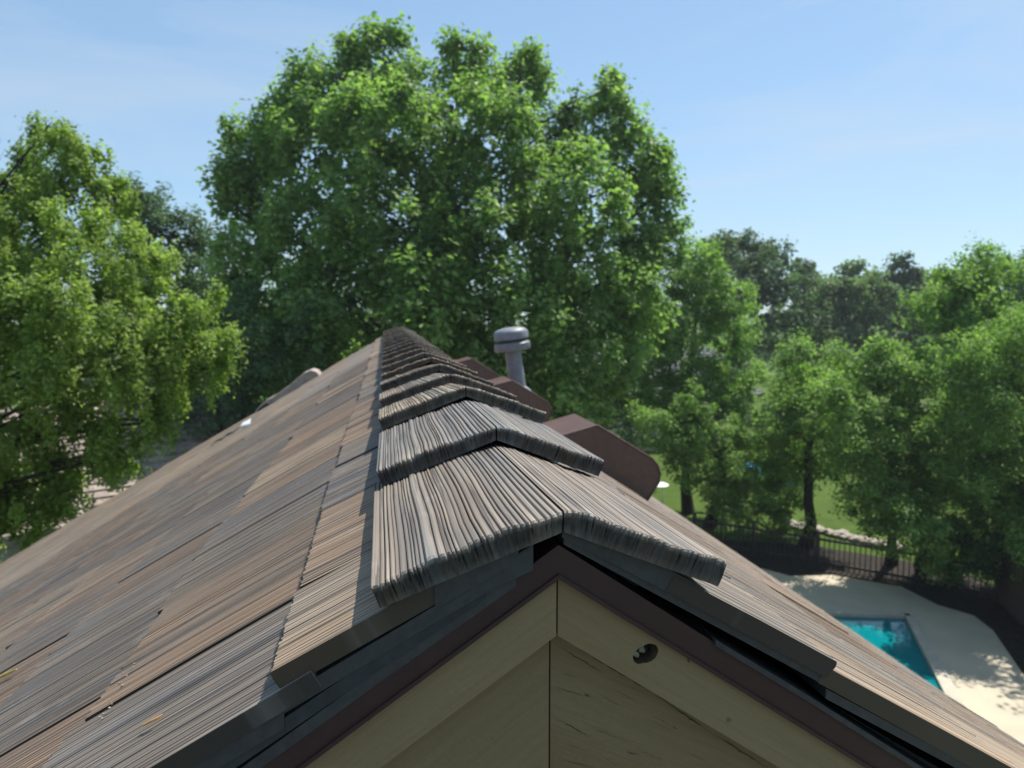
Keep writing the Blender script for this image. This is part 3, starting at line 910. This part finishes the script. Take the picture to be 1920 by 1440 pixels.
# debris lying on the left slope
def on_left(u, v, lift=0.004):
    k = ray(u, v)
    D0 = 0.12
    for _ in range(12):
        s_ = (-D0 - TL * A0) / (k[2] - TL * k[0])
        D0 = field_drop(s_ * k[1])
        # z = -D0 + TL*x (x negative), x = -A0 + s k0
    s_ = (-D0 + TL * (-A0)) / (k[2] - TL * k[0])
    q_ = k * s_
    return WP(q_[0] - A0, q_[1], q_[2] + lift)
def bit(name, pts, rad, mat, label, cat):
    mb = MB()
    P = [on_left(u, v, 0.0015) for u, v in pts]
    mb.tube(P, rad, 7)
    o = mb.build(name, mat, None, smooth=True)
    return tagset(o, label, cat)
M_STRAW = simple('dry_orange_needle', (0.55, 0.30, 0.10), 0.7, 0, 0.1, 60, 0.1)
M_YLEAF = simple('dry_yellow_stem', (0.50, 0.36, 0.07), 0.7, 0, 0.15, 60, 0.1)
bit('pine_needle', [(269, 1363), (283, 1356), (297, 1349), (305, 1343)], [0.0009 * S, 0.0011 * S, 0.0009 * S, 0.0004 * S], M_STRAW, 'short orange dry needle lying on a grey shake low on the near left slope', 'dry needle')
bit('dry_stem', [(-12, 1277), (8, 1268), (22, 1261), (31, 1257)], [0.0014 * S, 0.0022 * S, 0.0018 * S, 0.0009 * S], M_YLEAF, 'thick yellow dry stem lying on the left slope at the photo edge', 'dry stem')
wc = MB()
c0, c1, c2, c3 = on_left(450, 803, 0.004), on_left(454, 799, 0.012), on_left(470, 791, 0.012), on_left(468, 799, 0.004)
wc.prism([c0, c1, c2, c3], (0, 0.03, 0.012))
tagset(wc.build('tile_scrap', M_WHITE), 'small white scrap lying far up the left slope by a dark crack', 'scrap')
tw = MB()
for (pa, pb2, r_) in [((395, 838), (448, 806), 0.007)]:
    P = [on_left(pa[0] + (pb2[0] - pa[0]) * k / 5, pa[1] + (pb2[1] - pa[1]) * k / 5 + (-1) ** k * 1.2, 0.012) for k in range(6)]
    tw.tube(P, [r_ * (0.3 + 0.7 * math.sin(math.pi * (k + 0.5) / 6)) for k in range(6)], 6)
tagset(tw.build('twig', M_BARK, None), 'dark thin twig lying on the far left slope below the white scrap', 'twig')
# crumbs of debris caught along the second joint
cmb = MB()
cr2 = random.Random(5)
for k in range(15):
    t_ = cr2.random()
    u_, v_ = 190 + (250 - 190) * t_ + cr2.uniform(-4, 4), 1352 + (1248 - 1352) * t_ + cr2.uniform(-3, 3)
    c_ = on_left(u_, v_, 0.002); r_ = cr2.uniform(0.0005, 0.0012)
    cmb.box(c_, (r_, r_ * cr2.uniform(0.5, 1.5), r_ * 0.6), Matrix.Rotation(cr2.uniform(0, 3), 3, 'Z'))
tagset(cmb.build('grit', simple('pale_grit', (0.26, 0.22, 0.165), 0.9, 0, 0.2, 60, 0.1)), 'pale grit and crumbs caught along a shake edge on the near left slope', 'grit', kind='stuff')

# ------------------------------------------------------------------ trees
TRI = [0]
DENS = 1.25
def foliage(lobes, leaf, per_m2, seed, tuft=0.42, up=0.35, droop=0.0, fill=0.35, aspect=0.6, vert=0.85):
    """lobes: (centre Vector, (rx,ry,rz)); leaves gathered in tufts near each lobe's surface"""
    rng = np.random.RandomState(seed)
    P = []; Nn = []; TT = []
    for c, r in lobes:
        r = np.array(r); c = np.array(c)
        rm = float(np.mean(r))
        area = 4 * math.pi * rm * rm
        nt_ = max(5, int(area * 1.0 / (tuft * tuft * 2.2)))
        d = rng.normal(size=(nt_, 3)); d /= np.linalg.norm(d, axis=1)[:, None]
        rad = np.where(rng.rand(nt_) < fill, rng.uniform(0.2, 0.75, nt_), rng.uniform(0.68, 1.22, nt_))
        tc_ = c + d * rad[:, None] * r
        n_leaf = max(6, int(per_m2 * area / nt_))
        k = rng.poisson(n_leaf, nt_)
        idx = np.repeat(np.arange(nt_), k)
        m = len(idx)
        ts = tuft * rng.uniform(0.6, 1.35, nt_)
        g = rng.normal(size=(m, 3)) * 0.36
        g *= np.minimum(1.0, 0.85 / (np.linalg.norm(g, axis=1) + 1e-9))[:, None]
        g[:, 2] *= vert
        off = g * ts[idx][:, None]
        if droop:
            hang = rng.rand(m) ** 1.5 * droop * rng.uniform(0.3, 1.2, nt_)[idx]
            off[:, 0] *= 0.7; off[:, 1] *= 0.7
            off[:, 2] -= hang
        P.append(tc_[idx] + off); TT.append(rng.normal(0, 0.24, nt_)[idx])
        nn = d[idx] * 0.45 + rng.normal(size=(m, 3)) * 0.5 + np.array([0.18, 0.0, up + 0.3]) + g * 0.4
        Nn.append(nn)
    P = np.concatenate(P); Nn = np.concatenate(Nn); TT = np.concatenate(TT)
    keep = P[:, 2] > 0.15
    P = P[keep]; Nn = Nn[keep]; TT = TT[keep]
    m = len(P)
    Nn /= np.linalg.norm(Nn, axis=1)[:, None] + 1e-9
    a = rng.normal(size=(m, 3)); a -= (a * Nn).sum(1)[:, None] * Nn
    a /= np.linalg.norm(a, axis=1)[:, None] + 1e-9
    b = np.cross(Nn, a)
    sz = leaf * rng.uniform(0.6, 1.35, m)
    A_ = a * (sz * 0.5)[:, None]; B_ = b * (sz * 0.5 * aspect)[:, None]
    fold = Nn * (sz * 0.12)[:, None]
    V = np.stack([P - A_, P + B_ + fold, P + A_, P - B_ + fold], 1).reshape(-1, 3)
    Fc = np.arange(m * 4).reshape(m, 4)
    me = mesh_np('crown', V, Fc)
    at = me.attributes.new('tone', 'FLOAT', 'FACE')
    at.data.foreach_set('value', np.clip(rng.normal(0.55, 0.22, m) + TT, 0, 1).astype(np.float32))
    TRI[0] += 2 * m
    return me
def trunk_mesh(base, lobes, r0, seed, fork=0.35):
    rng = random.Random(seed)
    mb = MB()
    cen = sum((Vector(c) for c, _ in lobes), Vector()) / len(lobes)
    zmax = max(c[2] for c, _ in lobes)
    base = Vector(base)
    topz = cen.z * 0.5 + zmax * 0.5
    tp = Vector((cen.x * 0.6 + base.x * 0.4, cen.y * 0.6 + base.y * 0.4, topz))
    N = 7
    pts = []
    for k in range(N + 1):
        t = k / N
        pts.append(base.lerp(tp, t) + Vector((rng.uniform(-1, 1), rng.uniform(-1, 1), 0)) * r0 * 0.8 * (0 if k == 0 else 1))
    rad = [r0 * (1.35 if k == 0 else 1.0) * (1 - 0.80 * k / N) for k in range(N + 1)]
    mb.tube(pts, rad, 10)
    for c, r in lobes:
        c = Vector(c)
        z_att = max(base.z + (topz - base.z) * fork * 0.6, min(c.z - (c - cen).length * 0.6, topz * 0.85))
        t = min(0.95, max(0.12, (z_att - base.z) / max(0.1, topz - base.z)))
        st = pts[0].lerp(pts[-1], t)
        mid = st.lerp(c, 0.5) + Vector((rng.uniform(-1, 1), rng.uniform(-1, 1), rng.uniform(0, 1))) * 0.12 * (c - st).length
        rr0 = r0 * (1 - 0.8 * t) * 0.38
        mb.tube([st, mid, c, c + (c - mid).normalized() * r[0] * 0.5], [rr0, rr0 * 0.65, rr0 * 0.4, rr0 * 0.12], 6)
        for q in range(3):
            e = c + Vector((rng.uniform(-1, 1) * r[0], rng.uniform(-1, 1) * r[1], rng.uniform(-0.2, 1) * r[2])) * 0.85
            mb.tube([mid.lerp(c, 0.6), (mid + e) / 2 + Vector((0, 0, 0.1)), e], [rr0 * 0.4, rr0 * 0.25, rr0 * 0.06], 5)
    return mb
def tree(label, lobes_px, depth, leaf, per, mat, base=None, seed=1, r0=0.18, cat='tree', name='broadleaf_tree', jd=0.9, group=None, sq=1.0, sat=2, sk=(0.26, 0.42), sv=1.35, **kw):
    """lobes_px: (u, v, radius in px[, depth offset m])"""
    rng = random.Random(seed)
    lobes = []
    for l in lobes_px:
        dd = depth + (l[3] if len(l) > 3 else rng.uniform(-jd, jd))
        c = at_depth(l[0], l[1], dd)
        r = l[2] * dd / FPX
        lobes.append((c, (r, r * 1.05, r * 0.92 * sq)))
    cen = sum((c for c, _ in lobes), Vector()) / len(lobes)
    main = list(lobes)
    for c, r in main:                      # smaller boughs breaking out of each lobe
        for q in range(sat):
            d = Vector((rng.gauss(0, 1), rng.gauss(0, 1), abs(rng.gauss(0.5, 0.9)))) + (c - cen).normalized() * 0.8
            d.normalize()
            k = rng.uniform(*sk)
            lobes.append((c + Vector((d.x * r[0], d.y * r[1], d.z * r[2])) * 0.98, (r[0] * k, r[1] * k, r[2] * k * sv)))
    if base is None: base = Vector((cen.x, cen.y, 0))
    e = empty(name, base)
    tagset(e, label, cat, group)
    me = foliage(lobes, leaf, per * DENS, seed, **kw)
    me.materials.append(mat)
    link('crown', me, None, e)
    trunk_mesh(base, main, r0, seed).build('trunk', M_BARK, e)
    return e

# the big oak behind the ridge
oak = [(700, 165, 72, 0), (598, 185, 66, 0), (540, 240, 50, .5), (778, 195, 58, -.5), (865, 160, 46, .5), (932, 175, 44, 0), (975, 175, 58, .8), (1115, 215, 52, .5),
       (1165, 255, 46, .5), (1035, 305, 60, .5), (1052, 235, 34, .5), (900, 275, 105, -1.5), (740, 285, 120, -1.8), (610, 300, 100, -.5), (548, 195, 26, .3), (655, 100, 20, 0), (705, 75, 22, 0), (740, 80, 20, 0), (850, 100, 22, 0), (895, 105, 22, 0), (985, 120, 24, 0), (1140, 165, 20, .4),
       (465, 275, 52, .3), (432, 345, 42, .5), (455, 400, 48, .8), (500, 345, 60, .5), (1185, 345, 75, .3), (1238, 365, 36, .6), (1215, 445, 62, .3), (1055, 400, 115, -1.5),
       (900, 430, 110, -2.4), (745, 440, 125, -2.4), (600, 440, 90, -1), (500, 500, 80, .3), (530, 590, 100, .5), (650, 590, 110, -1.8), (800, 600, 105, -2.8),
       (950, 575, 115, -2.4), (1105, 545, 110, -1), (1180, 600, 78, .5), (560, 700, 110, 1), (690, 740, 100, 0), (1060, 700, 110, -1), (900, 720, 110, -1.5), (795, 520, 62, -3.6), (800, 590, 45, -4.2), (1180, 500, 60, 0)]
tree('huge pin oak with layered bright green crown rising behind the roof ridge', oak, 21.5, 0.190, 92, M_OAK, base=Vector((1.7, 21.0, 0)), seed=21, r0=0.42, name='oak_tree', tuft=0.48, fill=0.3, up=0.5, aspect=0.62, vert=1.15, sat=9, sk=(0.12, 0.26), sv=1.7, sq=1.0)

# large drooping yellow-green tree on the left
left = [(88, 240, 34, 0), (140, 275, 42, 0), (50, 290, 40, .4), (185, 300, 36, .3), (110, 340, 70, 0), (30, 350, 60, .5), (200, 380, 62, .2), (60, 440, 95, -.4), (170, 470, 90, -.6), (270, 490, 66, 0),
        (-60, 420, 120, .3), (40, 560, 110, -.8), (170, 590, 100, -.9), (290, 590, 80, -.5), (370, 560, 40, 0), (350, 640, 62, -.3), (405, 690, 38, 0), (240, 690, 88, -.7), (110, 700, 100, -1),
        (-70, 640, 140, -.4), (20, 790, 100, -.8), (130, 810, 80, -.7), (190, 860, 45, -.6), (90, 900, 45, -.5), (-60, 860, 110, -.4), (70, 960, 28, -.4), (310, 740, 40, 0), (-160, 540, 160, .3), (20, 900, 95, -.3), (120, 930, 48, -.3), (-70, 990, 120, -.3), (215, 800, 55, -.3), (300, 790, 34, -.2), (420, 640, 32, 0), (240, 870, 26, 0)]
tree('large yellow-green drooping tree filling the left of the view beyond the left slope', left, 9.6, 0.062, 760, M_YEL, base=Vector((-7.6, 10.4, 0)), seed=33, r0=0.22, name='drooping_tree', jd=0.5, tuft=0.21, droop=0.34, sq=0.8, fill=0.3, up=0.3, aspect=0.6)

tree('dark rounded tree standing between the drooping tree and the oak', [(285, 385, 48), (330, 430, 45), (250, 400, 50), (370, 460, 34), (300, 480, 70), (385, 520, 70), (270, 560, 80), (400, 600, 80), (340, 680, 90)],
     26, 0.17, 70, M_DRK, seed=41, r0=0.25, tuft=0.5)
tree('low dark tree in the shade behind the left slope edge', [(430, 600, 70), (480, 680, 80), (400, 720, 80), (560, 640, 70), (330, 790, 80), (470, 780, 80), (250, 850, 90)],
     19, 0.13, 80, M_DRK, seed=42, r0=0.18, tuft=0.42)
tree('dim broad tree beneath the oak directly behind the ridge end', [(640, 640, 90), (760, 640, 90), (870, 690, 80), (600, 740, 80), (1000, 760, 90), (1120, 770, 70), (1190, 790, 60, 6), (1130, 830, 60, 6)],
     26, 0.15, 60, M_DRK, seed=43, r0=0.2, tuft=0.5)
tree('bright loose-crowned tree just right of the oak', [(1290, 520, 62), (1235, 590, 80), (1345, 570, 64), (1380, 640, 50), (1300, 650, 85), (1200, 690, 80), (1370, 710, 55), (1260, 730, 75)],
     27, 0.125, 150, M_MID, seed=51, r0=0.2, tuft=0.42, up=0.5)
tree('fresh green garden tree with two dark trunks on the lawn beside the roof', [(1335, 735, 46), (1240, 800, 44), (1470, 860, 42), (1300, 790, 60), (1380, 770, 55), (1340, 850, 78), (1420, 850, 56), (1278, 850, 38), (1450, 910, 50), (1390, 930, 66), (1475, 960, 36), (1360, 915, 36), (1460, 1000, 26)],
     24.2, 0.109, 221, M_MID, base=Vector((11.3, 23.6, 0)), seed=52, r0=0.2, tuft=0.36, up=0.5)
# right-hand skyline
tree('tall dark spiky-topped tree left on the right-hand skyline', [(1390, 480, 46), (1340, 480, 34), (1440, 480, 36), (1420, 540, 60), (1350, 560, 60), (1450, 600, 60), (1300, 500, 34)],
     52, 0.34, 30, M_DRK, seed=61, r0=0.35, tuft=0.75, name='skyline_tree')
tree('slim dark tree with a pointed top on the right-hand skyline', [(1505, 505, 22), (1500, 545, 38), (1525, 590, 45), (1490, 620, 50)],
     58, 0.36, 30, M_DRK, seed=62, r0=0.3, tuft=0.7, name='skyline_tree')
tree('mid green round tree in the dip of the skyline', [(1590, 530, 38), (1565, 570, 50), (1620, 580, 50), (1590, 640, 60), (1550, 650, 50)],
     55, 0.36, 30, M_FAR, seed=63, r0=0.3, tuft=0.8, name='skyline_tree')
tree('small dark tree peeking up right of the skyline dip', [(1690, 510, 27), (1665, 560, 45), (1710, 560, 45), (1680, 640, 65), (1640, 660, 60), (1740, 630, 60)],
     60, 0.38, 30, M_DRK, seed=64, r0=0.3, tuft=0.8, name='skyline_tree')
tree('tall round-topped tree highest at the right, rising behind the pool', [(1830, 500, 40), (1785, 530, 38), (1865, 515, 38), (1820, 575, 74), (1755, 590, 46), (1880, 610, 66), (1800, 640, 66), (1850, 540, 46)],
     21.5, 0.117, 187, M_MID, base=Vector((17.8, 18.8, 0)), seed=65, r0=0.26, tuft=0.42)
tree('broad dark tree cut off by the right edge of the view', [(1915, 520, 40), (1950, 520, 52), (1940, 580, 80), (2020, 560, 90), (1960, 660, 90)],
     44, 0.3, 32, M_DRK, seed=66, r0=0.4, tuft=0.7, name='skyline_tree')
tree('distant hazy tree low behind the skyline dip', [(1640, 540, 26), (1600, 545, 30), (1540, 540, 30), (1740, 550, 34), (1660, 580, 40)],
     85, 0.5, 20, M_FAR, seed=67, r0=0.3, tuft=1.1, name='skyline_tree')
# middle ground right
tree('feathery pale green small tree below the skyline at right', [(1808, 632, 34), (1775, 655, 34), (1840, 655, 36), (1810, 680, 50)],
     38, 0.16, 110, M_PALE, seed=71, r0=0.15, tuft=0.5, up=0.8)
tree('light green round tree right of the garden tree', [(1500, 680, 42), (1545, 690, 38), (1470, 730, 50), (1530, 750, 60), (1590, 740, 40), (1500, 800, 60), (1560, 820, 55), (1470, 800, 50), (1545, 860, 40), (1490, 860, 42)],
     23.0, 0.110, 170, M_MID, seed=72, r0=0.2, tuft=0.5, up=0.5)
tree('wide green tree in the middle of the right side', [(1690, 690, 50), (1650, 930, 50), (1720, 900, 60), (1640, 700, 50), (1745, 690, 50), (1660, 790, 75), (1740, 780, 70), (1610, 820, 60), (1700, 850, 80), (1610, 860, 50), (1600, 700, 45), (1565, 745, 50)],
     20.4, 0.109, 178, M_MID, base=Vector((15.0, 18.9, 0)), seed=73, r0=0.15, tuft=0.48, up=0.5)
tree('heavy yellowish green tree at the right edge above the pool', [(1880, 690, 60), (1795, 690, 42), (1850, 665, 42), (1925, 640, 48), (1820, 725, 55), (1950, 660, 80), (2050, 640, 100), (2060, 780, 110), (1850, 790, 85), (1930, 800, 90), (1790, 820, 55), (1880, 880, 80), (1960, 900, 90), (1900, 960, 60), (1960, 1010, 60)],
     18.0, 0.094, 212, M_MID, base=Vector((17.2, 15.3, 0)), seed=74, r0=0.2, tuft=0.42, up=0.45)
tree('bushy tree overhanging the dark fence beyond the pool', [(1655, 915, 52), (1740, 935, 55), (1700, 990, 60), (1790, 960, 50), (1640, 985, 42), (1810, 1020, 42), (1740, 1030, 55), (1600, 940, 34), (1775, 1060, 34)],
     19.5, 0.10, 230, M_MID, base=Vector((15.3, 17.9, 0)), seed=75, r0=0.16, tuft=0.34, up=0.5)
tree('dark shaded shrub between the fence and the yellowish tree', [(1860, 1010, 50), (1890, 1060, 40), (1910, 960, 55), (1950, 1040, 60), (1835, 1060, 34), (1990, 960, 70)],
     19.0, 0.11, 170, M_DRK, seed=76, r0=0.1, cat='shrub', name='shrub', tuft=0.36)
# tall trees right of the frame: they shade the deck
def place_tree(label, spots, leaf, per, mat, base, seed, r0, **kw):
    lobes = [(Vector(c), (r, r, r * 0.85)) for c, r in spots]
    e = empty('broadleaf_tree', base); tagset(e, label, 'tree')
    me = foliage(lobes, leaf, per, seed, **kw); me.materials.append(mat)
    link('crown', me, None, e)
    trunk_mesh(base, lobes, r0, seed).build('trunk', M_BARK, e)
place_tree('tall garden tree standing just outside the view beyond the pool deck', [((17.6, 15.0, 7.0), 1.7), ((19.9, 16.2, 9.0), 1.8), ((17.8, 13.2, 7.8), 2.0), ((16.6, 13.0, 5.8), 1.4), ((19.4, 14.6, 9.8), 2.0), ((16.6, 14.2, 8.2), 1.3)],
           0.15, 70, M_MID, Vector((19.0, 14.4, 0)), 81, 0.25, tuft=0.55, fill=0.2)

# woods that close the view behind everything
rng = random.Random(9)
fw = []
for k in range(46):
    an = math.radians(-62 + 124 * k / 45 + rng.uniform(-1, 1)) + yaw
    r_ = rng.uniform(88, 118)
    h_ = rng.uniform(3.2, 5.4)
    fw.append((Vector((math.sin(an) * r_, math.cos(an) * r_, h_ * 0.75)), (rng.uniform(4, 6.5), rng.uniform(4, 6), h_)))
me = foliage(fw, 0.75, 4.2, 91, tuft=1.5, fill=0.2)
me.materials.append(M_FAR)
tagset(link('far_woods', me), 'far-off belt of woods closing the view behind the gardens', 'woods', kind='stuff')

# ------------------------------------------------------------------ fences, stones, neighbours
M_FENCE = simple('dark_fence', (0.030, 0.026, 0.022), 0.6, 0, 0.2, 20, 0.2)
M_WOOD = simple('brown_fence_boards', (0.085, 0.060, 0.042), 0.8, 0, 0.2, 12, 0.4)
def fence(label, pts, h, spacing, board_w, mat, rails, post_every=2.2):
    e = empty('garden_fence', pts[0]); tagset(e, label, 'fence')
    pm = bpy.data.meshes.new('picket')
    m_ = MB(); m_.box((0, 0, h / 2 - 0.02), (board_w / 2, 0.011, h / 2 - 0.04)); pm.from_pydata(m_.v, [], m_.f)
    sm_ = bpy.data.meshes.new('post'); m2 = MB(); m2.box((0, 0, h / 2 + 0.03), (0.05, 0.05, h / 2 + 0.03)); sm_.from_pydata(m2.v, [], m2.f)
    cnt = 0
    for i in range(len(pts) - 1):
        p, q_ = Vector(pts[i]), Vector(pts[i + 1])
        d_ = q_ - p; ln = d_.length; d_.normalize()
        an = math.atan2(d_.y, d_.x)
        nrm = Vector((-d_.y, d_.x, 0))
        n = max(1, int(ln / spacing))
        for k in range(n):
            o = link('picket', pm, mat, e, Matrix.Translation(p + d_ * (k + 0.5) * ln / n) @ Matrix.Rotation(an, 4, 'Z')); cnt += 1
        np_ = max(1, round(ln / post_every))
        for k in range(np_ + 1):
            if k == 0 and i > 0: continue
            link('post', sm_, mat, e, Matrix.Translation(p + d_ * k * ln / np_ + nrm * 0.07) @ Matrix.Rotation(an, 4, 'Z'))
        for z in rails:
            r_ = MB(); r_.box((p + q_) / 2 + nrm * 0.028 + Vector((0, 0, z)), (ln / 2, 0.015, 0.035), Matrix.Rotation(an, 3, 'Z')); r_.build('rail', mat, e)
    return cnt
fA = [at_ground(1300, 1022), at_ground(1530, 1062), at_ground(1730, 1098), at_ground(1868, 1128)]
fence('dark picket fence running behind the pool deck along the lawn', fA, 1.0, 0.14, 0.028, M_FENCE, (0.15, 0.85))
fB = [at_ground(1872, 1128), at_ground(1960, 1215), at_ground(2120, 1420)]
fence('brown board fence returning toward the house at the right of the pool', fB, 1.45, 0.125, 0.118, M_WOOD, (0.25, 1.2))
# low dry-stone edging behind the fence
M_STONE = simple('pale_edging_stone', (0.34, 0.30, 0.25), 0.85, 0, 0.25, 12, 0.6, 0.3, 0.02)
se = empty('stone_edging', at_ground(1600, 1010)); tagset(se, 'row of pale tumbled edging stones on the lawn under the bushy tree', 'stone edging')
sr = random.Random(4)
P0, P1, P2 = at_ground(1488, 990), at_ground(1590, 1012), at_ground(1700, 1035)
base_meshes = []
for k in range(6):
    bm = bmesh.new(); bmesh.ops.create_icosphere(bm, subdivisions=2, radius=1.0)
    for v in bm.verts:
        v.co *= 1 + sr.uniform(-0.16, 0.16)
        v.co.x *= 1.0; v.co.y *= 0.7; v.co.z *= 0.5
    me = bpy.data.meshes.new('stone'); bm.to_mesh(me); bm.free(); me.materials.append(M_STONE); base_meshes.append(me)
for row in range(3):
    for k in range(26):
        t = (k + sr.uniform(-0.3, 0.3)) / 25
        p = P0.lerp(P1, t * 2) if t < 0.5 else P1.lerp(P2, t * 2 - 1)
        s_ = sr.uniform(0.10, 0.24)
        if row > 0 and sr.random() < 0.45: continue
        link('stone', sr.choice(base_meshes), None, se, Matrix.Translation(p + Vector((sr.uniform(-.1, .1), row * 0.28 + sr.uniform(-.1, .1), s_ * 0.4))) @ Matrix.Rotation(sr.uniform(0, 6), 4, 'Z') @ Matrix.Diagonal((s_, s_, s_, 1)))

# neighbour's house behind the drooping tree
M_NROOF = simple('weathered_brown_shingles', (0.27, 0.22, 0.18), 0.85, 0, 0.25, 4, 0.6, 0.3, 0.03)
M_NWALL = simple('grey_clapboard', (0.36, 0.35, 0.33), 0.8, 0, 0.1, 3, 0.2, 0.3, 0.02)
M_GLASS = simple('dark_window_glass', (0.02, 0.03, 0.05), 0.08, 0, 0.1, 3, 0.0)
def house_box(label, cx, cy, lx, ly, hw, hr_, rot, mroof, mwall):
    e = empty('neighbour_house', (cx, cy, 0)); tagset(e, label, 'house')
    M4 = Matrix.Translation((cx, cy, 0)) @ Matrix.Rotation(rot, 4, 'Z')
    w_ = MB(); w_.box((0, 0, hw / 2), (lx / 2, ly / 2, hw / 2))
    w_.prism([(-lx / 2, -ly / 2, hw), (-lx / 2, ly / 2, hw), (-lx / 2, 0, hw + hr_ * 0.97)], (lx, 0, 0))
    w_.v = [tuple(M4 @ Vector(v)) for v in w_.v]; wo = w_.build('wall', mwall, e)
    r_ = MB(); ov = 0.4
    rp = []
    for s_ in (-1, 1):
        k_ = hr_ / (ly / 2)
        P = [(-lx / 2 - ov, s_ * (ly / 2 + ov), hw - ov * k_ + 0.05), (-lx / 2 - ov, 0, hw + hr_ + 0.05), (-lx / 2 - ov, 0, hw + hr_ + 0.22), (-lx / 2 - ov, s_ * (ly / 2 + ov), hw - ov * k_ + 0.22)]
        r_.prism(P, (lx + 2 * ov, 0, 0))
        # shingle courses as real steps
        nco = 18
        for c_ in range(nco):
            f0 = c_ / nco; f1 = (c_ + 1) / nco
            ya, yb = s_ * (ly / 2 + ov) * (1 - f0), s_ * (ly / 2 + ov) * (1 - f1)
            za, zb2 = hw - ov * k_ + 0.23 + (hr_ + ov * k_) * f0, hw - ov * k_ + 0.23 + (hr_ + ov * k_) * f1
            rp.append((ya, yb, za, zb2))
    r_.v = [tuple(M4 @ Vector(v)) for v in r_.v]; ro = r_.build('roof', mroof, e)
    cm = MB()
    for ya, yb, za, zb2 in rp:
        cm.prism([(-lx / 2 - ov, ya, za), (-lx / 2 - ov, yb, zb2), (-lx / 2 - ov, ya, za + 0.05)], (lx + 2 * ov, 0, 0))
    cm.v = [tuple(M4 @ Vector(v)) for v in cm.v]; tagset(cm.build('shingle_course', mroof, ro), kind='stuff')
    for k in range(4):
        x = -lx / 2 + lx * (k + 0.5) / 4
        for s_ in (-1, 1):
            f_ = MB(); f_.box((x, s_ * (ly / 2 + 0.02), hw * 0.55), (0.65, 0.03, 0.75)); f_.v = [tuple(M4 @ Vector(v)) for v in f_.v]
            fo = f_.build('window', M_WHITE, wo)
            g_ = MB(); g_.box((x, s_ * (ly / 2 + 0.06), hw * 0.55), (0.56, 0.015, 0.66)); g_.v = [tuple(M4 @ Vector(v)) for v in g_.v]
            g_.build('pane', M_GLASS, fo)
    return e
house_box('neighbouring house with weathered brown shingle roof half hidden behind the drooping tree', -8.6, 19.5, 9.5, 7.0, 3.1, 2.0, 0.55, M_NROOF, M_NWALL)
house_box('grey neighbouring house glimpsed between trees at the right', 16.5, 42.0, 9.0, 7.0, 3.0, 2.4, 0.2, simple('slate_grey_shingles', (0.13, 0.13, 0.15), 0.8, 0, 0.2, 4, 0.4, 0.3, 0.03), simple('tan_siding', (0.36, 0.30, 0.22), 0.8, 0, 0.1, 3, 0.2, 0.3, 0.02))
# round blue above-ground pool glimpsed through the leaves
bp = empty('paddling_pool', at_ground(1443, 902)); tagset(bp, 'round bright blue pool glimpsed through leaves on the far lawn', 'paddling pool')
c_ = at_ground(1443, 902)
b1 = MB(); b1.lathe(c_, [(1.25, 0.0), (1.32, 0.35), (1.32, 0.62), (1.22, 0.66), (1.18, 0.55), (1.18, 0.2)], 32)
b1.build('wall', simple('pool_vinyl', (0.10, 0.32, 0.50), 0.4, 0, 0.08, 5, 0.1), bp, smooth=True)
b2 = MB(); b2.lathe(c_, [(1.19, 0.5), (0.01, 0.5)], 32); b2.build('water', simple('clear_blue_water', (0.08, 0.42, 0.58), 0.08, 0, 0.05, 3, 0.1), bp)
# white garden table just above the roof edge
t0 = at_ground(1232, 940)
tb = empty('garden_table', t0); tagset(tb, 'small white garden table on the lawn just past the roof vent', 'table')
tt = MB(); tt.lathe(t0 + Vector((0, 0, 0.68)), [(0.01, 0.04), (0.44, 0.04), (0.46, 0.02), (0.44, 0.0), (0.01, 0.0)], 24); tt.build('tabletop', M_WHITE, tb, smooth=True)
for k in range(4):
    a_ = k * math.pi / 2 + 0.4
    l_ = MB(); l_.tube([t0 + Vector((0.36 * math.cos(a_), 0.36 * math.sin(a_), 0)), t0 + Vector((0.28 * math.cos(a_), 0.28 * math.sin(a_), 0.69))], [0.02, 0.02], 8); l_.build('leg', M_WHITE, tb)
print('foliage triangles', TRI[0], 'tiles', len(tiles), 'single', len(single))

# ------------------------------------------------------------------ the faint summer haze
hz = MB(); hz.box((0, 90, 12.5), (170, 150, 13.6))
hzo = hz.build('haze', None)
hm_ = bpy.data.materials.new('haze'); hm_.use_nodes = True
ht = hm_.node_tree; ht.nodes.clear()
ho = ht.nodes.new('ShaderNodeOutputMaterial'); pv = ht.nodes.new('ShaderNodeVolumePrincipled')
pv.inputs['Color'].default_value = (0.86, 0.92, 1.0, 1); pv.inputs['Density'].default_value = 0.00055; pv.inputs['Anisotropy'].default_value = 0.3
ht.links.new(pv.outputs[0], ho.inputs['Volume'])
hzo.data.materials.append(hm_)
tagset(hzo, kind='stuff')
print('foliage triangles', TRI[0])
